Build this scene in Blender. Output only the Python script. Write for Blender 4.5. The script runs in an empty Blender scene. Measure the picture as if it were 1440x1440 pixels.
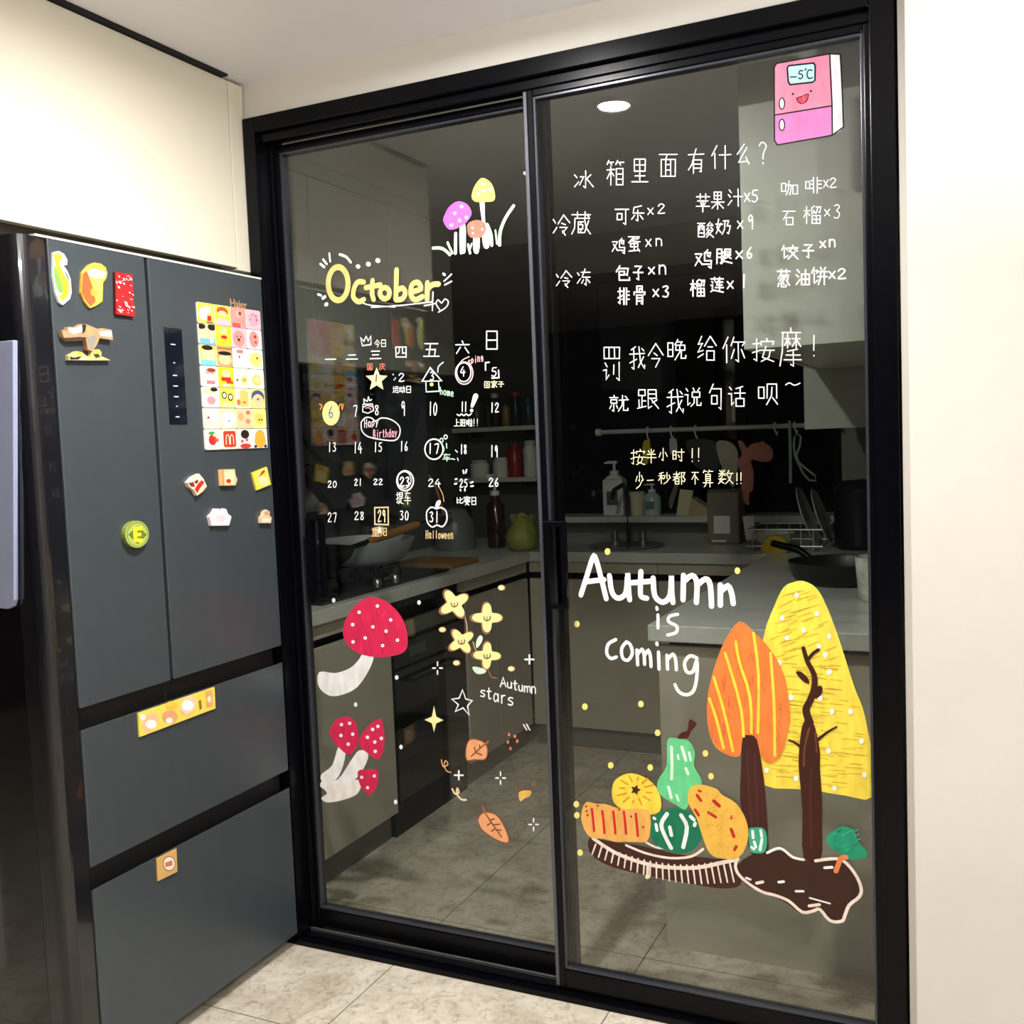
import bpy, bmesh, math, random
from mathutils import Vector, Matrix
random.seed(7)
SC = bpy.context.scene
COL = SC.collection

# ------------------------------------------------------------------ camera
CAM = Vector((1.8232, -2.2571, 1.4056)); FPX = 1436.46
YAW, PIT, ROL = -0.4407, 0.0697, -0.0397
def basis():
    cy, sy = math.cos(YAW), math.sin(YAW); cp, sp = math.cos(PIT), math.sin(PIT); cr, sr = math.cos(ROL), math.sin(ROL)
    w = Vector((sy*cp, cy*cp, -sp)); r = Vector((cy, -sy, 0)); u = r.cross(w)
    return r*cr + u*sr, u*cr - r*sr, w
RX, UX, WX = basis()
cd = bpy.data.cameras.new('camera'); cam = bpy.data.objects.new('camera', cd); COL.objects.link(cam)
M = Matrix.Identity(4)
for i in range(3):
    M[i][0], M[i][1], M[i][2], M[i][3] = RX[i], UX[i], -WX[i], CAM[i]
cam.matrix_world = M
cd.sensor_width = 36; cd.lens = 36*FPX/1440; cd.clip_start = .02
SC.camera = cam
# ------------------------------------------------------------------ world, exposure
wd = bpy.data.worlds.new('world'); SC.world = wd; wd.use_nodes = True
wd.node_tree.nodes['Background'].inputs[0].default_value = (.9, .92, 1, 1)
wd.node_tree.nodes['Background'].inputs[1].default_value = .02
SC.view_settings.view_transform = 'Standard'; SC.view_settings.look = 'None'
SC.view_settings.gamma = 1; SC.view_settings.use_curve_mapping = False
SC.view_settings.exposure = 0.18
# lamps of the living room: recessed downlights (x, y, watts, radius); the last is added as unseen fill
DOWNLIGHTS = [(.807, -.635, 33, .045, 180), (.30, -1.10, 4, .04, 110), (2.7, -2.9, 30, .08, 180)]
FILL_GLOBES = [(2.95, -2.0, 1.85, 24, .16)]  # unseen globe added as general fill light
FILL_UPLIGHT = (2.65, -1.6, 1.5, 76)  # unseen uplighter added to brighten the ceiling and soften the light
CEIL = 2.40

def pix(px, py, axis, val):
    "the point of the place seen at photo position (px, py) on the plane axis = val"
    d = WX + RX*((px-720)/FPX) - UX*((py-720)/FPX)
    return CAM + d*((val - CAM[axis])/d[axis])

# ------------------------------------------------------------------ materials
def lin(c):
    f = lambda v: v/12.92 if v <= .04045 else ((v+.055)/1.055)**2.4
    return tuple(f(v/255) for v in c) + (1,)
MATS = {}
def mat(name, col, rough=.5, metal=0, var=.06, scale=14, bump=0, bscale=60, coat=0, spec=.5, stretch=(1,1,1), sheen=0, trans=0):
    if name in MATS: return MATS[name]
    m = bpy.data.materials.new(name); m.use_nodes = True; MATS[name] = m
    nt = m.node_tree; b = nt.nodes['Principled BSDF']
    b.inputs['Roughness'].default_value = rough; b.inputs['Metallic'].default_value = metal
    b.inputs['Specular IOR Level'].default_value = spec; b.inputs['Coat Weight'].default_value = coat
    b.inputs['Transmission Weight'].default_value = trans
    c = lin(col)
    tc = nt.nodes.new('ShaderNodeTexCoord'); mp = nt.nodes.new('ShaderNodeMapping'); mp.inputs['Scale'].default_value = stretch
    nt.links.new(tc.outputs['Object'], mp.inputs[0])
    n = nt.nodes.new('ShaderNodeTexNoise'); n.inputs['Scale'].default_value = scale; n.inputs['Detail'].default_value = 4
    nt.links.new(mp.outputs[0], n.inputs['Vector'])
    r = nt.nodes.new('ShaderNodeValToRGB'); r.color_ramp.elements[0].position = .3; r.color_ramp.elements[1].position = .7
    r.color_ramp.elements[0].color = tuple(v*(1-var) for v in c[:3]) + (1,)
    r.color_ramp.elements[1].color = tuple(min(1, v*(1+var)) for v in c[:3]) + (1,)
    nt.links.new(n.outputs[0], r.inputs[0]); nt.links.new(r.outputs[0], b.inputs['Base Color'])
    if bump:
        n2 = nt.nodes.new('ShaderNodeTexNoise'); n2.inputs['Scale'].default_value = bscale; n2.inputs['Detail'].default_value = 5
        nt.links.new(mp.outputs[0], n2.inputs['Vector'])
        bp = nt.nodes.new('ShaderNodeBump'); bp.inputs['Strength'].default_value = bump; bp.inputs['Distance'].default_value = .002
        nt.links.new(n2.outputs[0], bp.inputs['Height']); nt.links.new(bp.outputs[0], b.inputs['Normal'])
    return m

def stone_floor():
    m = bpy.data.materials.new('stone_tile_floor'); m.use_nodes = True; nt = m.node_tree; N = nt.nodes; L = nt.links
    b = N['Principled BSDF']; b.inputs['Roughness'].default_value = .42
    tc = N.new('ShaderNodeTexCoord')
    n = N.new('ShaderNodeTexNoise'); n.inputs['Scale'].default_value = 5; n.inputs['Detail'].default_value = 9; n.inputs['Roughness'].default_value = .7; n.inputs['Distortion'].default_value = 1.2
    L.new(tc.outputs['Object'], n.inputs['Vector'])
    r = N.new('ShaderNodeValToRGB'); e = r.color_ramp.elements
    e[0].position = .30; e[0].color = lin((168, 156, 136)); e[1].position = .62; e[1].color = lin((218, 208, 190))
    k = e.new(.44); k.color = lin((192, 181, 161)); k = e.new(.52); k.color = lin((204, 194, 176))
    L.new(n.outputs[0], r.inputs[0])
    v = N.new('ShaderNodeTexNoise'); v.inputs['Scale'].default_value = 34; v.inputs['Detail'].default_value = 10; v.inputs['Roughness'].default_value = .68; v.inputs['Distortion'].default_value = .9
    L.new(tc.outputs['Object'], v.inputs['Vector'])
    r2 = N.new('ShaderNodeValToRGB'); r2.color_ramp.elements[0].position = .36; r2.color_ramp.elements[0].color = (.60, .57, .52, 1); r2.color_ramp.elements[1].position = .50; r2.color_ramp.elements[1].color = (1, 1, 1, 1)
    L.new(v.outputs[0], r2.inputs[0])
    mx = N.new('ShaderNodeMix'); mx.data_type = 'RGBA'; mx.blend_type = 'MULTIPLY'; mx.inputs[0].default_value = .8
    L.new(r.outputs[0], mx.inputs[6]); L.new(r2.outputs[0], mx.inputs[7])
    sp = N.new('ShaderNodeSeparateXYZ'); L.new(tc.outputs['Object'], sp.inputs[0])
    outs = []
    for ax, off in ((0, .345), (1, .285)):
        a = N.new('ShaderNodeMath'); a.operation = 'SUBTRACT'; a.inputs[1].default_value = off - .0015 - 6.2
        L.new(sp.outputs[ax], a.inputs[0])
        q = N.new('ShaderNodeMath'); q.operation = 'MODULO'; q.inputs[1].default_value = .62; L.new(a.outputs[0], q.inputs[0])
        g = N.new('ShaderNodeMath'); g.operation = 'LESS_THAN'; g.inputs[1].default_value = .003; L.new(q.outputs[0], g.inputs[0]); outs.append(g)
    mm = N.new('ShaderNodeMath'); mm.operation = 'MAXIMUM'; L.new(outs[0].outputs[0], mm.inputs[0]); L.new(outs[1].outputs[0], mm.inputs[1])
    mj = N.new('ShaderNodeMix'); mj.data_type = 'RGBA'; L.new(mm.outputs[0], mj.inputs[0]); L.new(mx.outputs[2], mj.inputs[6]); mj.inputs[7].default_value = lin((92, 86, 76))
    L.new(mj.outputs[2], b.inputs['Base Color'])
    bp = N.new('ShaderNodeBump'); bp.inputs['Strength'].default_value = .12; bp.inputs['Distance'].default_value = .003
    L.new(v.outputs[0], bp.inputs['Height']); L.new(bp.outputs[0], b.inputs['Normal'])
    return m

def pane_material(name, tint):
    "thin grey glass: straight-through tint plus a Schlick mirror term, the same for every ray"
    m = bpy.data.materials.new(name); m.use_nodes = True; nt = m.node_tree; N = nt.nodes; L = nt.links
    N.remove(N['Principled BSDF']); out = N['Material Output']
    t = N.new('ShaderNodeBsdfTransparent'); t.inputs[0].default_value = (*tint, 1)
    g = N.new('ShaderNodeBsdfGlossy'); g.inputs['Roughness'].default_value = 0.0; g.inputs[0].default_value = (1, 1, 1, 1)
    geo = N.new('ShaderNodeNewGeometry'); d = N.new('ShaderNodeVectorMath'); d.operation = 'DOT_PRODUCT'
    L.new(geo.outputs['Incoming'], d.inputs[0]); L.new(geo.outputs['Normal'], d.inputs[1])
    def mth(op, a, bval=None):
        q = N.new('ShaderNodeMath'); q.operation = op
        if isinstance(a, float): q.inputs[0].default_value = a
        else: L.new(a, q.inputs[0])
        if bval is not None:
            if isinstance(bval, float): q.inputs[1].default_value = bval
            else: L.new(bval, q.inputs[1])
        return q.outputs[0]
    c = mth('ABSOLUTE', d.outputs['Value']); c = mth('SUBTRACT', 1.0, c); c = mth('POWER', c, 5.0)
    c = mth('MULTIPLY', c, .96); c = mth('ADD', c, .04)
    mx = N.new('ShaderNodeMixShader'); L.new(c, mx.inputs[0]); L.new(t.outputs[0], mx.inputs[1]); L.new(g.outputs[0], mx.inputs[2])
    L.new(mx.outputs[0], out.inputs['Surface'])
    return m

def emit(name, col, s):
    m = bpy.data.materials.new(name); m.use_nodes = True; nt = m.node_tree
    b = nt.nodes['Principled BSDF']; b.inputs['Emission Color'].default_value = lin(col); b.inputs['Emission Strength'].default_value = s
    return m

# ------------------------------------------------------------------ mesh builder
class MB:
    def __init__(s): s.v = []; s.f = []; s.m = []; s.mats = []
    def mi(s, m):
        if m not in s.mats: s.mats.append(m)
        return s.mats.index(m)
    def add(s, vs, fs, m):
        k = len(s.v); i = s.mi(m); s.v += [tuple(p) for p in vs]
        for f in fs: s.f.append([k+a for a in f]); s.m.append(i)
    def box(s, a, b, m):
        x0, y0, z0 = [min(a[i], b[i]) for i in range(3)]; x1, y1, z1 = [max(a[i], b[i]) for i in range(3)]
        s.add([(x0,y0,z0),(x1,y0,z0),(x1,y1,z0),(x0,y1,z0),(x0,y0,z1),(x1,y0,z1),(x1,y1,z1),(x0,y1,z1)],
              [(0,3,2,1),(4,5,6,7),(0,1,5,4),(1,2,6,5),(2,3,7,6),(3,0,4,7)], m)
    def lathe(s, prof, m, c=(0,0,0), n=28, mfun=None):
        k = len(prof); vs = []
        for i in range(n):
            a = 2*math.pi*i/n
            for r, z in prof: vs.append((c[0]+r*math.cos(a), c[1]+r*math.sin(a), c[2]+z))
        fs = []
        for i in range(n):
            j = (i+1) % n
            for q in range(k-1): fs.append((i*k+q, j*k+q, j*k+q+1, i*k+q+1))
        s.add(vs, fs, m)
        if prof[0][0] > 1e-5 and prof[0] != prof[-1]: s.add([vs[i*k] for i in range(n)], [tuple(range(n))[::-1]], m)
        if prof[-1][0] > 1e-5 and prof[0] != prof[-1]: s.add([vs[i*k+k-1] for i in range(n)], [tuple(range(n))], m)
    def tube(s, pts, r, m, n=10, closed=False):
        pts = [Vector(p) for p in pts]; rs = r if isinstance(r, (list, tuple)) else [r]*len(pts); vs = []; L = len(pts)
        up = None
        for i, p in enumerate(pts):
            if closed: t = pts[(i+1) % L] - pts[i-1]
            else: t = pts[min(i+1, L-1)] - pts[max(i-1, 0)]
            t.normalize()
            if up is None: up = Vector((0,0,1)) if abs(t.z) < .9 else Vector((1,0,0))
            a = t.cross(up)
            if a.length < 1e-4: a = t.orthogonal()
            a.normalize(); b = a.cross(t); up = b
            for q in range(n):
                g = 2*math.pi*q/n; vs.append(p + (a*math.cos(g) + b*math.sin(g))*rs[i])
        fs = []
        for i in range(L if closed else L-1):
            i2 = (i+1) % L
            for q in range(n):
                q2 = (q+1) % n; fs.append((i*n+q, i2*n+q, i2*n+q2, i*n+q2))
        s.add(vs, fs, m)
        if not closed:
            s.add(vs[:n], [tuple(range(n))[::-1]], m); s.add(vs[-n:], [tuple(range(n))], m)
    def prism(s, poly, to3, d, m):
        "poly of 2D points -> to3(u, v, w) extruded from w=0 to w=d"
        n = len(poly); vs = [to3(u, v, 0) for u, v in poly] + [to3(u, v, d) for u, v in poly]
        fs = [tuple(range(n))[::-1], tuple(range(n, 2*n))] + [(i, (i+1) % n, n+(i+1) % n, n+i) for i in range(n)]
        s.add(vs, fs, m)
    def flat(s, poly, to3, w, m):
        s.add([to3(u, v, w) for u, v in poly], [tuple(range(len(poly)))], m)
    def build(s, name, parent=None, bevel=0, smooth=False, origin=None, seg=2):
        me = bpy.data.meshes.new(name)
        if origin is None and parent is None and name != 'floor':
            xs, ys, zs = zip(*s.v); origin = ((min(xs)+max(xs))/2, (min(ys)+max(ys))/2, min(zs))
        o0 = Vector(origin) if origin is not None else (Vector(WORLD[parent]) if parent is not None else Vector((0, 0, 0)))
        me.from_pydata([tuple(Vector(p)-o0) for p in s.v], [], s.f)
        for m in s.mats: me.materials.append(m)
        for p, i in zip(me.polygons, s.m): p.material_index = i
        bm = bmesh.new(); bm.from_mesh(me)
        big = [f for f in bm.faces if len(f.verts) > 4]
        if big: bmesh.ops.triangulate(bm, faces=big)
        bmesh.ops.recalc_face_normals(bm, faces=bm.faces[:])
        bm.to_mesh(me); bm.free()
        if smooth:
            for p in me.polygons: p.use_smooth = True
        o = bpy.data.objects.new(name, me); COL.objects.link(o)
        if parent is not None:
            o.parent = parent
            o.location = o0 - WORLD[parent]
        else: o.location = o0
        WORLD[o] = o0
        if bevel:
            b = o.modifiers.new('bevel', 'BEVEL'); b.width = bevel; b.segments = seg; b.limit_method = 'ANGLE'; b.angle_limit = math.radians(50)
        if smooth:
            e = o.modifiers.new('edges', 'EDGE_SPLIT'); e.split_angle = math.radians(48)
        return o
WORLD = {}
def tag(o, label=None, cat=None, group=None, kind=None):
    if label: o['label'] = label
    if cat: o['category'] = cat
    if group: o['group'] = group
    if kind: o['kind'] = kind
    return o
def thing(name, loc, label, cat, group=None, kind=None):
    o = bpy.data.objects.new(name, None); COL.objects.link(o); o.location = loc; o.empty_display_size = .05
    WORLD[o] = Vector(loc); return tag(o, label, cat, group, kind)
def boxo(name, a, b, m, parent=None, bevel=0):
    q = MB(); q.box(a, b, m); return q.build(name, parent, bevel)

# 2D helpers
def smooth2(pts, closed=False, sub=4):
    n = len(pts); out = []
    rng = range(n) if closed else range(n-1)
    for i in rng:
        g = lambda k: pts[k % n] if closed else pts[min(max(k, 0), n-1)]
        p0, p1, p2, p3 = g(i-1), g(i), g(i+1), g(i+2)
        for j in range(sub):
            t = j/sub
            out.append(tuple(.5*((2*p1[a]) + (p2[a]-p0[a])*t + (2*p0[a]-5*p1[a]+4*p2[a]-p3[a])*t*t + (3*p1[a]-p0[a]-3*p2[a]+p3[a])*t**3) for a in (0, 1)))
    if not closed: out.append(tuple(pts[-1]))
    return out
def ell(cx, cy, rx, ry, n=20, a0=0):
    return [(cx+rx*math.cos(a0+2*math.pi*i/n), cy+ry*math.sin(a0+2*math.pi*i/n)) for i in range(n)]

# ------------------------------------------------------------------ palette
def M_(name, *a, **k): return mat(name, *a, **k)
wall_m = M_('warm_white_wall_paint', (219, 214, 205), .55, var=.03, scale=3, bump=.05, bscale=180)
ceil_m = M_('ceiling_paint', (218, 217, 220), .7, var=.02, scale=2)
black_m = M_('black_anodised_aluminium', (5, 5, 9), .26, var=.1, spec=.16)
gloss_black = M_('gloss_black_panel', (12, 12, 15), .08, var=.05, coat=.3)
cream_m = M_('cream_cabinet_lacquer', (220, 213, 195), .38, var=.015, scale=2)
kcab_m = M_('warm_grey_cabinet_front', (186, 178, 162), .42, var=.03, scale=3)
kupper_m = M_('pale_cabinet_lacquer', (180, 181, 173), .4, var=.02, scale=3)
top_m = M_('pale_grey_quartz_worktop', (204, 204, 198), .28, var=.06, scale=40)
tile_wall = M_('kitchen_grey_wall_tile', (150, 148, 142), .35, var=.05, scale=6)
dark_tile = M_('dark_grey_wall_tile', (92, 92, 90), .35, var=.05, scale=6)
dark_m = M_('dark_recess', (9, 9, 10), .6)
fridge_m = M_('graphite_steel_door', (70, 77, 82), .36, metal=.3, var=.03, scale=30, stretch=(1, 1, .05))
steel_m = M_('brushed_steel', (190, 190, 188), .25, metal=.9, var=.05, scale=60)
white_m = M_('white_plastic', (232, 232, 228), .4, var=.03)

# ================================================================== SETTING
def struct(o, label, cat): return tag(o, label, cat, kind='structure')
FY = .015            # front face of the black door frame
KB = 2.55            # back wall of the kitchen
q = MB(); q.box((-3.2, -6.6, -.12), (4.6, 2.7, 0), stone_floor()); struct(q.build('floor'), 'beige grey stone tile floor with thin dark joints', 'floor')
struct(boxo('ceiling', (-3.2, -6.6, CEIL), (4.6, 2.7, CEIL+.1), ceil_m), 'plain off white ceiling', 'ceiling')
q = MB(); q.box((-.68, .03, 2.30), (1.70, .13, CEIL), wall_m); q.box((-.70, .03, 0), (.0, .13, 2.30), wall_m); q.box((1.655, .02, 0), (1.70, .13, CEIL), wall_m)
struct(q.build('wall_front'), 'off white wall strip above and beside the black door frame', 'wall')
struct(boxo('wall_right', (1.677, -.105, 0), (4.6, .13, CEIL), wall_m, bevel=.003), 'bright off white wall right of the black door frame', 'wall')
struct(boxo('wall_left', (-.80, -1.15, 0), (-.68, .03, CEIL), wall_m), 'off white wall behind the refrigerator', 'wall')
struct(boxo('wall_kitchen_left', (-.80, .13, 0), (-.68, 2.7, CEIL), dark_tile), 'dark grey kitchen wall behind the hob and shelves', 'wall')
struct(boxo('wall_east', (4.5, -6.6, 0), (4.6, -.1, CEIL), wall_m), 'off white far side wall of the living room', 'wall')
night = M_('night_window_glass', (4, 5, 9), .05, var=.02)
q = MB(); q.box((-.7, -6.6, 0), (4.6, -6.5, CEIL), M_('dark_curtain', (34, 33, 36), .9, stretch=(1, 1, .02), scale=20, var=.3)); struct(q.build('wall_rear'), 'dark curtained end wall of the living room', 'wall')
struct(boxo('wall_west', (-3.3, -6.6, 0), (-3.2, .2, CEIL), M_('dark_wood_panelling', (44, 36, 30), .6, var=.2, stretch=(1, 6, .3))), 'dark panelled far wall on the left of the living room', 'wall')
struct(boxo('wall_niche', (-3.2, -1.15, 0), (-.80, -1.03, CEIL), M_('dark_wood_panelling', (44, 36, 30), .6)), 'dark panelled wall returning beside the refrigerator niche', 'wall')
# kitchen shell
struct(boxo('wall_kitchen_right', (1.70, .13, 0), (1.80, 2.7, CEIL), tile_wall), 'grey tiled kitchen wall behind the right units', 'wall')
q = MB(); W0, W1, WZ0, WZ1 = -.20, 1.21, 1.02, 2.22
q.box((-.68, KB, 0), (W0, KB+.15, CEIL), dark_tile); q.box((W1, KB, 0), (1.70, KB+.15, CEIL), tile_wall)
q.box((W0, KB, 0), (W1, KB+.15, WZ0), tile_wall); q.box((W0, KB, WZ1), (W1, KB+.15, CEIL), tile_wall)
struct(q.build('wall_back'), 'grey kitchen back wall around the dark window', 'wall')
w1 = struct(thing('window_1', ((W0+W1)/2, KB+.1, WZ0), None, None), 'black framed kitchen window showing the dark night', 'window')
q = MB()
for a, b in (((W0, KB+.07, WZ0), (W0+.05, KB+.13, WZ1)), ((W1-.05, KB+.07, WZ0), (W1, KB+.13, WZ1)), ((W0+.05, KB+.07, WZ1-.05), (W1-.05, KB+.13, WZ1)), ((W0+.05, KB+.07, WZ0), (W1-.05, KB+.13, WZ0+.05)), ((.72, KB+.07, WZ0+.05), (.77, KB+.13, WZ1-.05))): q.box(a, b, black_m)
q.build('window_frame', w1, .002)
boxo('pane', (W0+.05, KB+.095, WZ0+.05), (W1-.05, KB+.105, WZ1-.05), night, w1)
boxo('window_latch', (.705, KB+.045, 1.45), (.725, KB+.07, 1.56), steel_m, w1, .003)
struct(boxo('trim_1', (W0+.001, KB-.14, WZ0-.03), (W1-.001, KB+.068, WZ0-.001), top_m, bevel=.003), 'pale stone sill under the kitchen window', 'sill')

# the black frame of the sliding doors
FL, FR, FT = pix(340, 169, 1, FY).x, pix(1259.5, 150, 1, FY).x, 2.303
q = MB()
q.box((FL, FY, .02), (FL+.040, FY+.12, FT), black_m); q.box((FR-.050, FY, .02), (FR, FY+.12, FT), black_m)
q.box((FL+.04, FY, FT-.042), (FR-.05, FY+.12, FT), black_m)
q.box((FL+.04, FY+.018, FT-.066), (FR-.05, FY+.03, FT-.042), black_m); q.box((FL+.04, FY+.058, FT-.062), (FR-.05, FY+.066, FT-.042), black_m)
q.box((FL+.04, FY+.054, .02), (FL+.052, FY+.064, FT-.042), black_m)
t1 = struct(q.build('trim_2', bevel=.0025), 'black aluminium frame around the sliding glass doors', 'door frame')
q = MB(); q.box((FL, FY-.008, 0), (FR, FY+.12, .016), black_m); q.box((FL+.04, FY+.052, .016), (FR-.05, FY+.058, .026), steel_m); q.box((FL+.04, FY+.018, .016), (FR-.05, FY+.022, .022), black_m)
q.build('threshold', t1, .0015)
struct(boxo('gap_shade_strip', (-.05, -.83, 2.3945), (.004, -.05, 2.3998), M_('black_painted_shade', (10, 9, 9), .9)), 'thin black strip standing for the shade between cream wall cabinet and ceiling', 'trim')  # flat black strip painting the shade above the cabinet onto the ceiling
tr = struct(boxo('trim_3', (-.10, -.032, 1.893), (-.013, .026, 2.392), cream_m, bevel=.002), 'cream filler strip between wall cabinet and door frame', 'filler strip')

# ================================================================== SLIDING DOORS
tint = (.855, .87, .85)
pane_m = pane_material('grey_tinted_glass', tint)
RG, LG = FY+.030, FY+.078           # centre planes of the right and left panes
def panel(name, label, x0, x1, yc, z0, z1, sl, sr, rb, rt):
    d = struct(thing(name, ((x0+x1)/2, yc, .022), None, None), label, 'sliding glass door')
    h = .016
    boxo('stile', (x0, yc-h, z0), (x0+sl, yc+h, z1), black_m, d, .003); boxo('stile', (x1-sr, yc-h, z0), (x1, yc+h, z1), black_m, d, .003)
    boxo('rail', (x0+sl, yc-h, z0), (x1-sr, yc+h, z0+rb), black_m, d, .003); boxo('rail', (x0+sl, yc-h, z1-rt), (x1-sr, yc+h, z1), black_m, d, .003)
    q = MB()
    e = .006
    for a, b in (((x0+sl, yc-h+.002, z0+rb), (x0+sl+e, yc+h-.002, z1-rt)), ((x1-sr-e, yc-h+.002, z0+rb), (x1-sr, yc+h-.002, z1-rt)), ((x0+sl+e, yc-h+.002, z0+rb), (x1-sr-e, yc+h-.002, z0+rb+e)), ((x0+sl+e, yc-h+.002, z1-rt-e), (x1-sr-e, yc+h-.002, z1-rt))): q.box(a, b, M_('highlight_grey_bead', (70, 72, 80), .25, metal=.5))  # bead coloured lighter than the frame to imitate its bright highlight
    q.build('glazing_bead', d, .001)
    boxo('glass_pane', (x0+sl+e, yc-.003, z0+rb+e), (x1-sr-e, yc+.003, z1-rt-e), pane_m, d)
    return d
lx0 = FL+.052
d1 = panel('door_1', 'left sliding glass door painted with the October calendar and red mushrooms', lx0, .855, LG, .030, FT-.066, .018, .045, .052, .020)
rx0 = pix(734, 130, 1, RG-.016).x + .0105
d2 = panel('door_2', 'right sliding glass door with the food list and autumn painting', rx0, FR-.035, RG, .024, FT-.068, .016, .028, .050, .018)
boxo('stile_edge', (rx0-.010, RG-.015, .026), (rx0-.0005, RG+.012, FT-.070), M_('grey_anodised_edge', (92, 94, 102), .3, metal=.5), d2, .002)
def pull(d, yc, L, T, Rr, B):
    "rectangular loop pull standing off the stile"
    y1 = yc-.016; y0 = y1-.030; w = .014
    x0, x1 = pix(L, (T+B)/2, 1, y0).x, pix(Rr, (T+B)/2, 1, y0).x
    z1, z0 = pix((L+Rr)/2, T, 1, y0).z, pix((L+Rr)/2, B, 1, y0).z
    q = MB()
    q.box((x0, y0, z0), (x0+w, y1-.0005, z1), black_m); q.box((x1-w, y0, z0), (x1, y0+.014, z1), black_m)
    q.box((x0+w, y0, z1-.012), (x1-w, y0+.014, z1), black_m); q.box((x0+w, y0, z0), (x1-w, y0+.014, z0+.012), black_m)
    o = q.build('door_handle', d, .0018); tag(o, 'black rectangular loop pull handle')
pull(d2, RG, 765, 733, 796, 857)
pull(d1, LG, 431, 727, 455, 840)

# ------------------------------------------------------------------ paint on the glass
PAINT = {}
def paint(rgb):
    if rgb not in PAINT:
        m = mat('paint_%d_%d_%d' % rgb, rgb, .55, var=.12, scale=55, stretch=(1, 1, .35), spec=.3)
        PAINT[rgb] = m
    return PAINT[rgb]
WHT, CRM, PEACH, YEL, PALE, GRN, PINKL = (250, 249, 245), (250, 232, 190), (246, 226, 212), (250, 215, 70), (250, 243, 160), (205, 240, 190), (250, 190, 190)
BLK = (14, 13, 15)
class Draw:
    "one painted figure: coordinates are read in a zoomed crop with origin (ox, oy) and scale s"
    def __init__(s, door, yc, ox, oy, sc):
        s.d = door; s.y = yc - .003; s.ox, s.oy, s.s = ox, oy, sc; s.b = MB(); s.layer = 1
    def P(s, x, y):
        p = pix(s.ox + x/s.s, s.oy + y/s.s, 1, s.y); return (p.x, p.z)
    def lift(s): s.layer = math.floor(s.layer) + 1; return s
    def to3(s, u, v, w): return (u, s.y - .00012*w, v)
    def fill(s, pts, rgb, closed_smooth=True, sub=4):
        if closed_smooth: pts = smooth2(pts, True, sub)
        s.step(); s.b.flat([s.P(*p) for p in pts], s.to3, s.layer, paint(rgb)); return s
    def line(s, pts, w, rgb, curve=True, closed=False, w1=None):
        "w: stroke width in photo pixels"
        if curve and len(pts) > 2: pts = smooth2(pts, closed, 3)
        q = [Vector(s.P(*p)) for p in pts]
        q = [p for i, p in enumerate(q) if i == 0 or (p-q[i-1]).length > 1e-5]
        if len(q) > 2 and (q[0]-q[-1]).length < 1e-4: closed = True; q = q[:-1]
        k = .00178 if s.d is d2 else .00215
        m = paint(rgb); n = len(q); s.step()
        if n == 1:
            s.b.flat([(q[0].x+w*k/2*math.cos(a*math.pi/4), q[0].y+w*k/2*math.sin(a*math.pi/4)) for a in range(8)], s.to3, s.layer, m); return s
        L, Rr = [], []
        for i, p in enumerate(q):
            ww = w if w1 is None else w + (w1-w)*i/max(1, n-1)
            r = ww*k/2
            t0 = (p-q[i-1]) if (i > 0 or closed) else (q[i+1]-p)
            t1 = (q[(i+1) % n]-p) if (i < n-1 or closed) else t0
            t0 = t0.normalized(); t1 = t1.normalized(); t = t0+t1
            if t.length < .2: t = t1.copy()
            t.normalize(); nn = Vector((-t.y, t.x)); r *= min(1.6, 1/max(.3, nn.dot(Vector((-t1.y, t1.x)))))
            L.append(p+nn*r); Rr.append(p-nn*r)
        ring = lambda p, i=0: s.to3(p.x, p.y, s.layer + .03*i/n)
        vs = [ring(p, i) for i, p in enumerate(L)] + [ring(p, i) for i, p in enumerate(Rr)]
        fs = [(i, n+i, n+(i+1) % n, (i+1) % n) for i in range(n if closed else n-1)]
        if not closed:
            for i, sg in ((0, 1), (n-1, -1)):
                c = q[i]; h = L[i]-c; k0 = len(vs)
                idx = [i]
                for a in range(1, 4):
                    an = sg*math.pi*a/4; vs.append(ring(i=i, p=c+Vector((h.x*math.cos(an)-h.y*math.sin(an), h.x*math.sin(an)+h.y*math.cos(an))))); idx.append(k0+a-1)
                idx.append(n+i); fs.append(tuple(idx))
        s.b.add(vs, fs, m)
        return s
    def step(s): s.layer += .05
    def dots(s, pts, r, rgb, rr=None):
        for x, y in pts: s.fill(ell(x, y, r, rr or r, 8, random.random()), rgb, False)
        return s
    def glyph(s, ch, x0, y0, x1, y1, w, rgb):
        w *= .76
        for st in GL[ch].split():
            if ',' not in st and len(st) < 8: continue
            pts = []
            for tok in st.split(','):
                for i in range(0, len(tok), 4): pts.append((x0 + int(tok[i:i+2])/100*(x1-x0) + random.uniform(-.01, .01)*(x1-x0), y0 + int(tok[i+2:i+4])/100*(y1-y0)))
            s.line(pts, w, rgb, curve=(ch in CURVY))
        return s
    def words(s, items, w, rgb):
        for ch, a, b, c, d in items: s.glyph(ch, a, b, c, d, w, rgb)
        return s
    def spread(s, text, x0, y0, x1, y1, h, w, rgb, gap=.12):
        n = len(text); dx = (x1-x0)/n
        for i, ch in enumerate(text):
            if ch == ' ': continue
            yy = y0 + (y1-y0)*i/max(1, n-1)
            s.glyph(ch, x0+dx*(i+gap/2), yy-h/2, x0+dx*(i+1-gap/2), yy+h/2, w, rgb)
        return s
    def build(s, name, parent=None, label=None):
        o = s.b.build(name, parent or s.d, origin=WORLD[parent or s.d]); 
        if label: o['label'] = label
        return o

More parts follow.
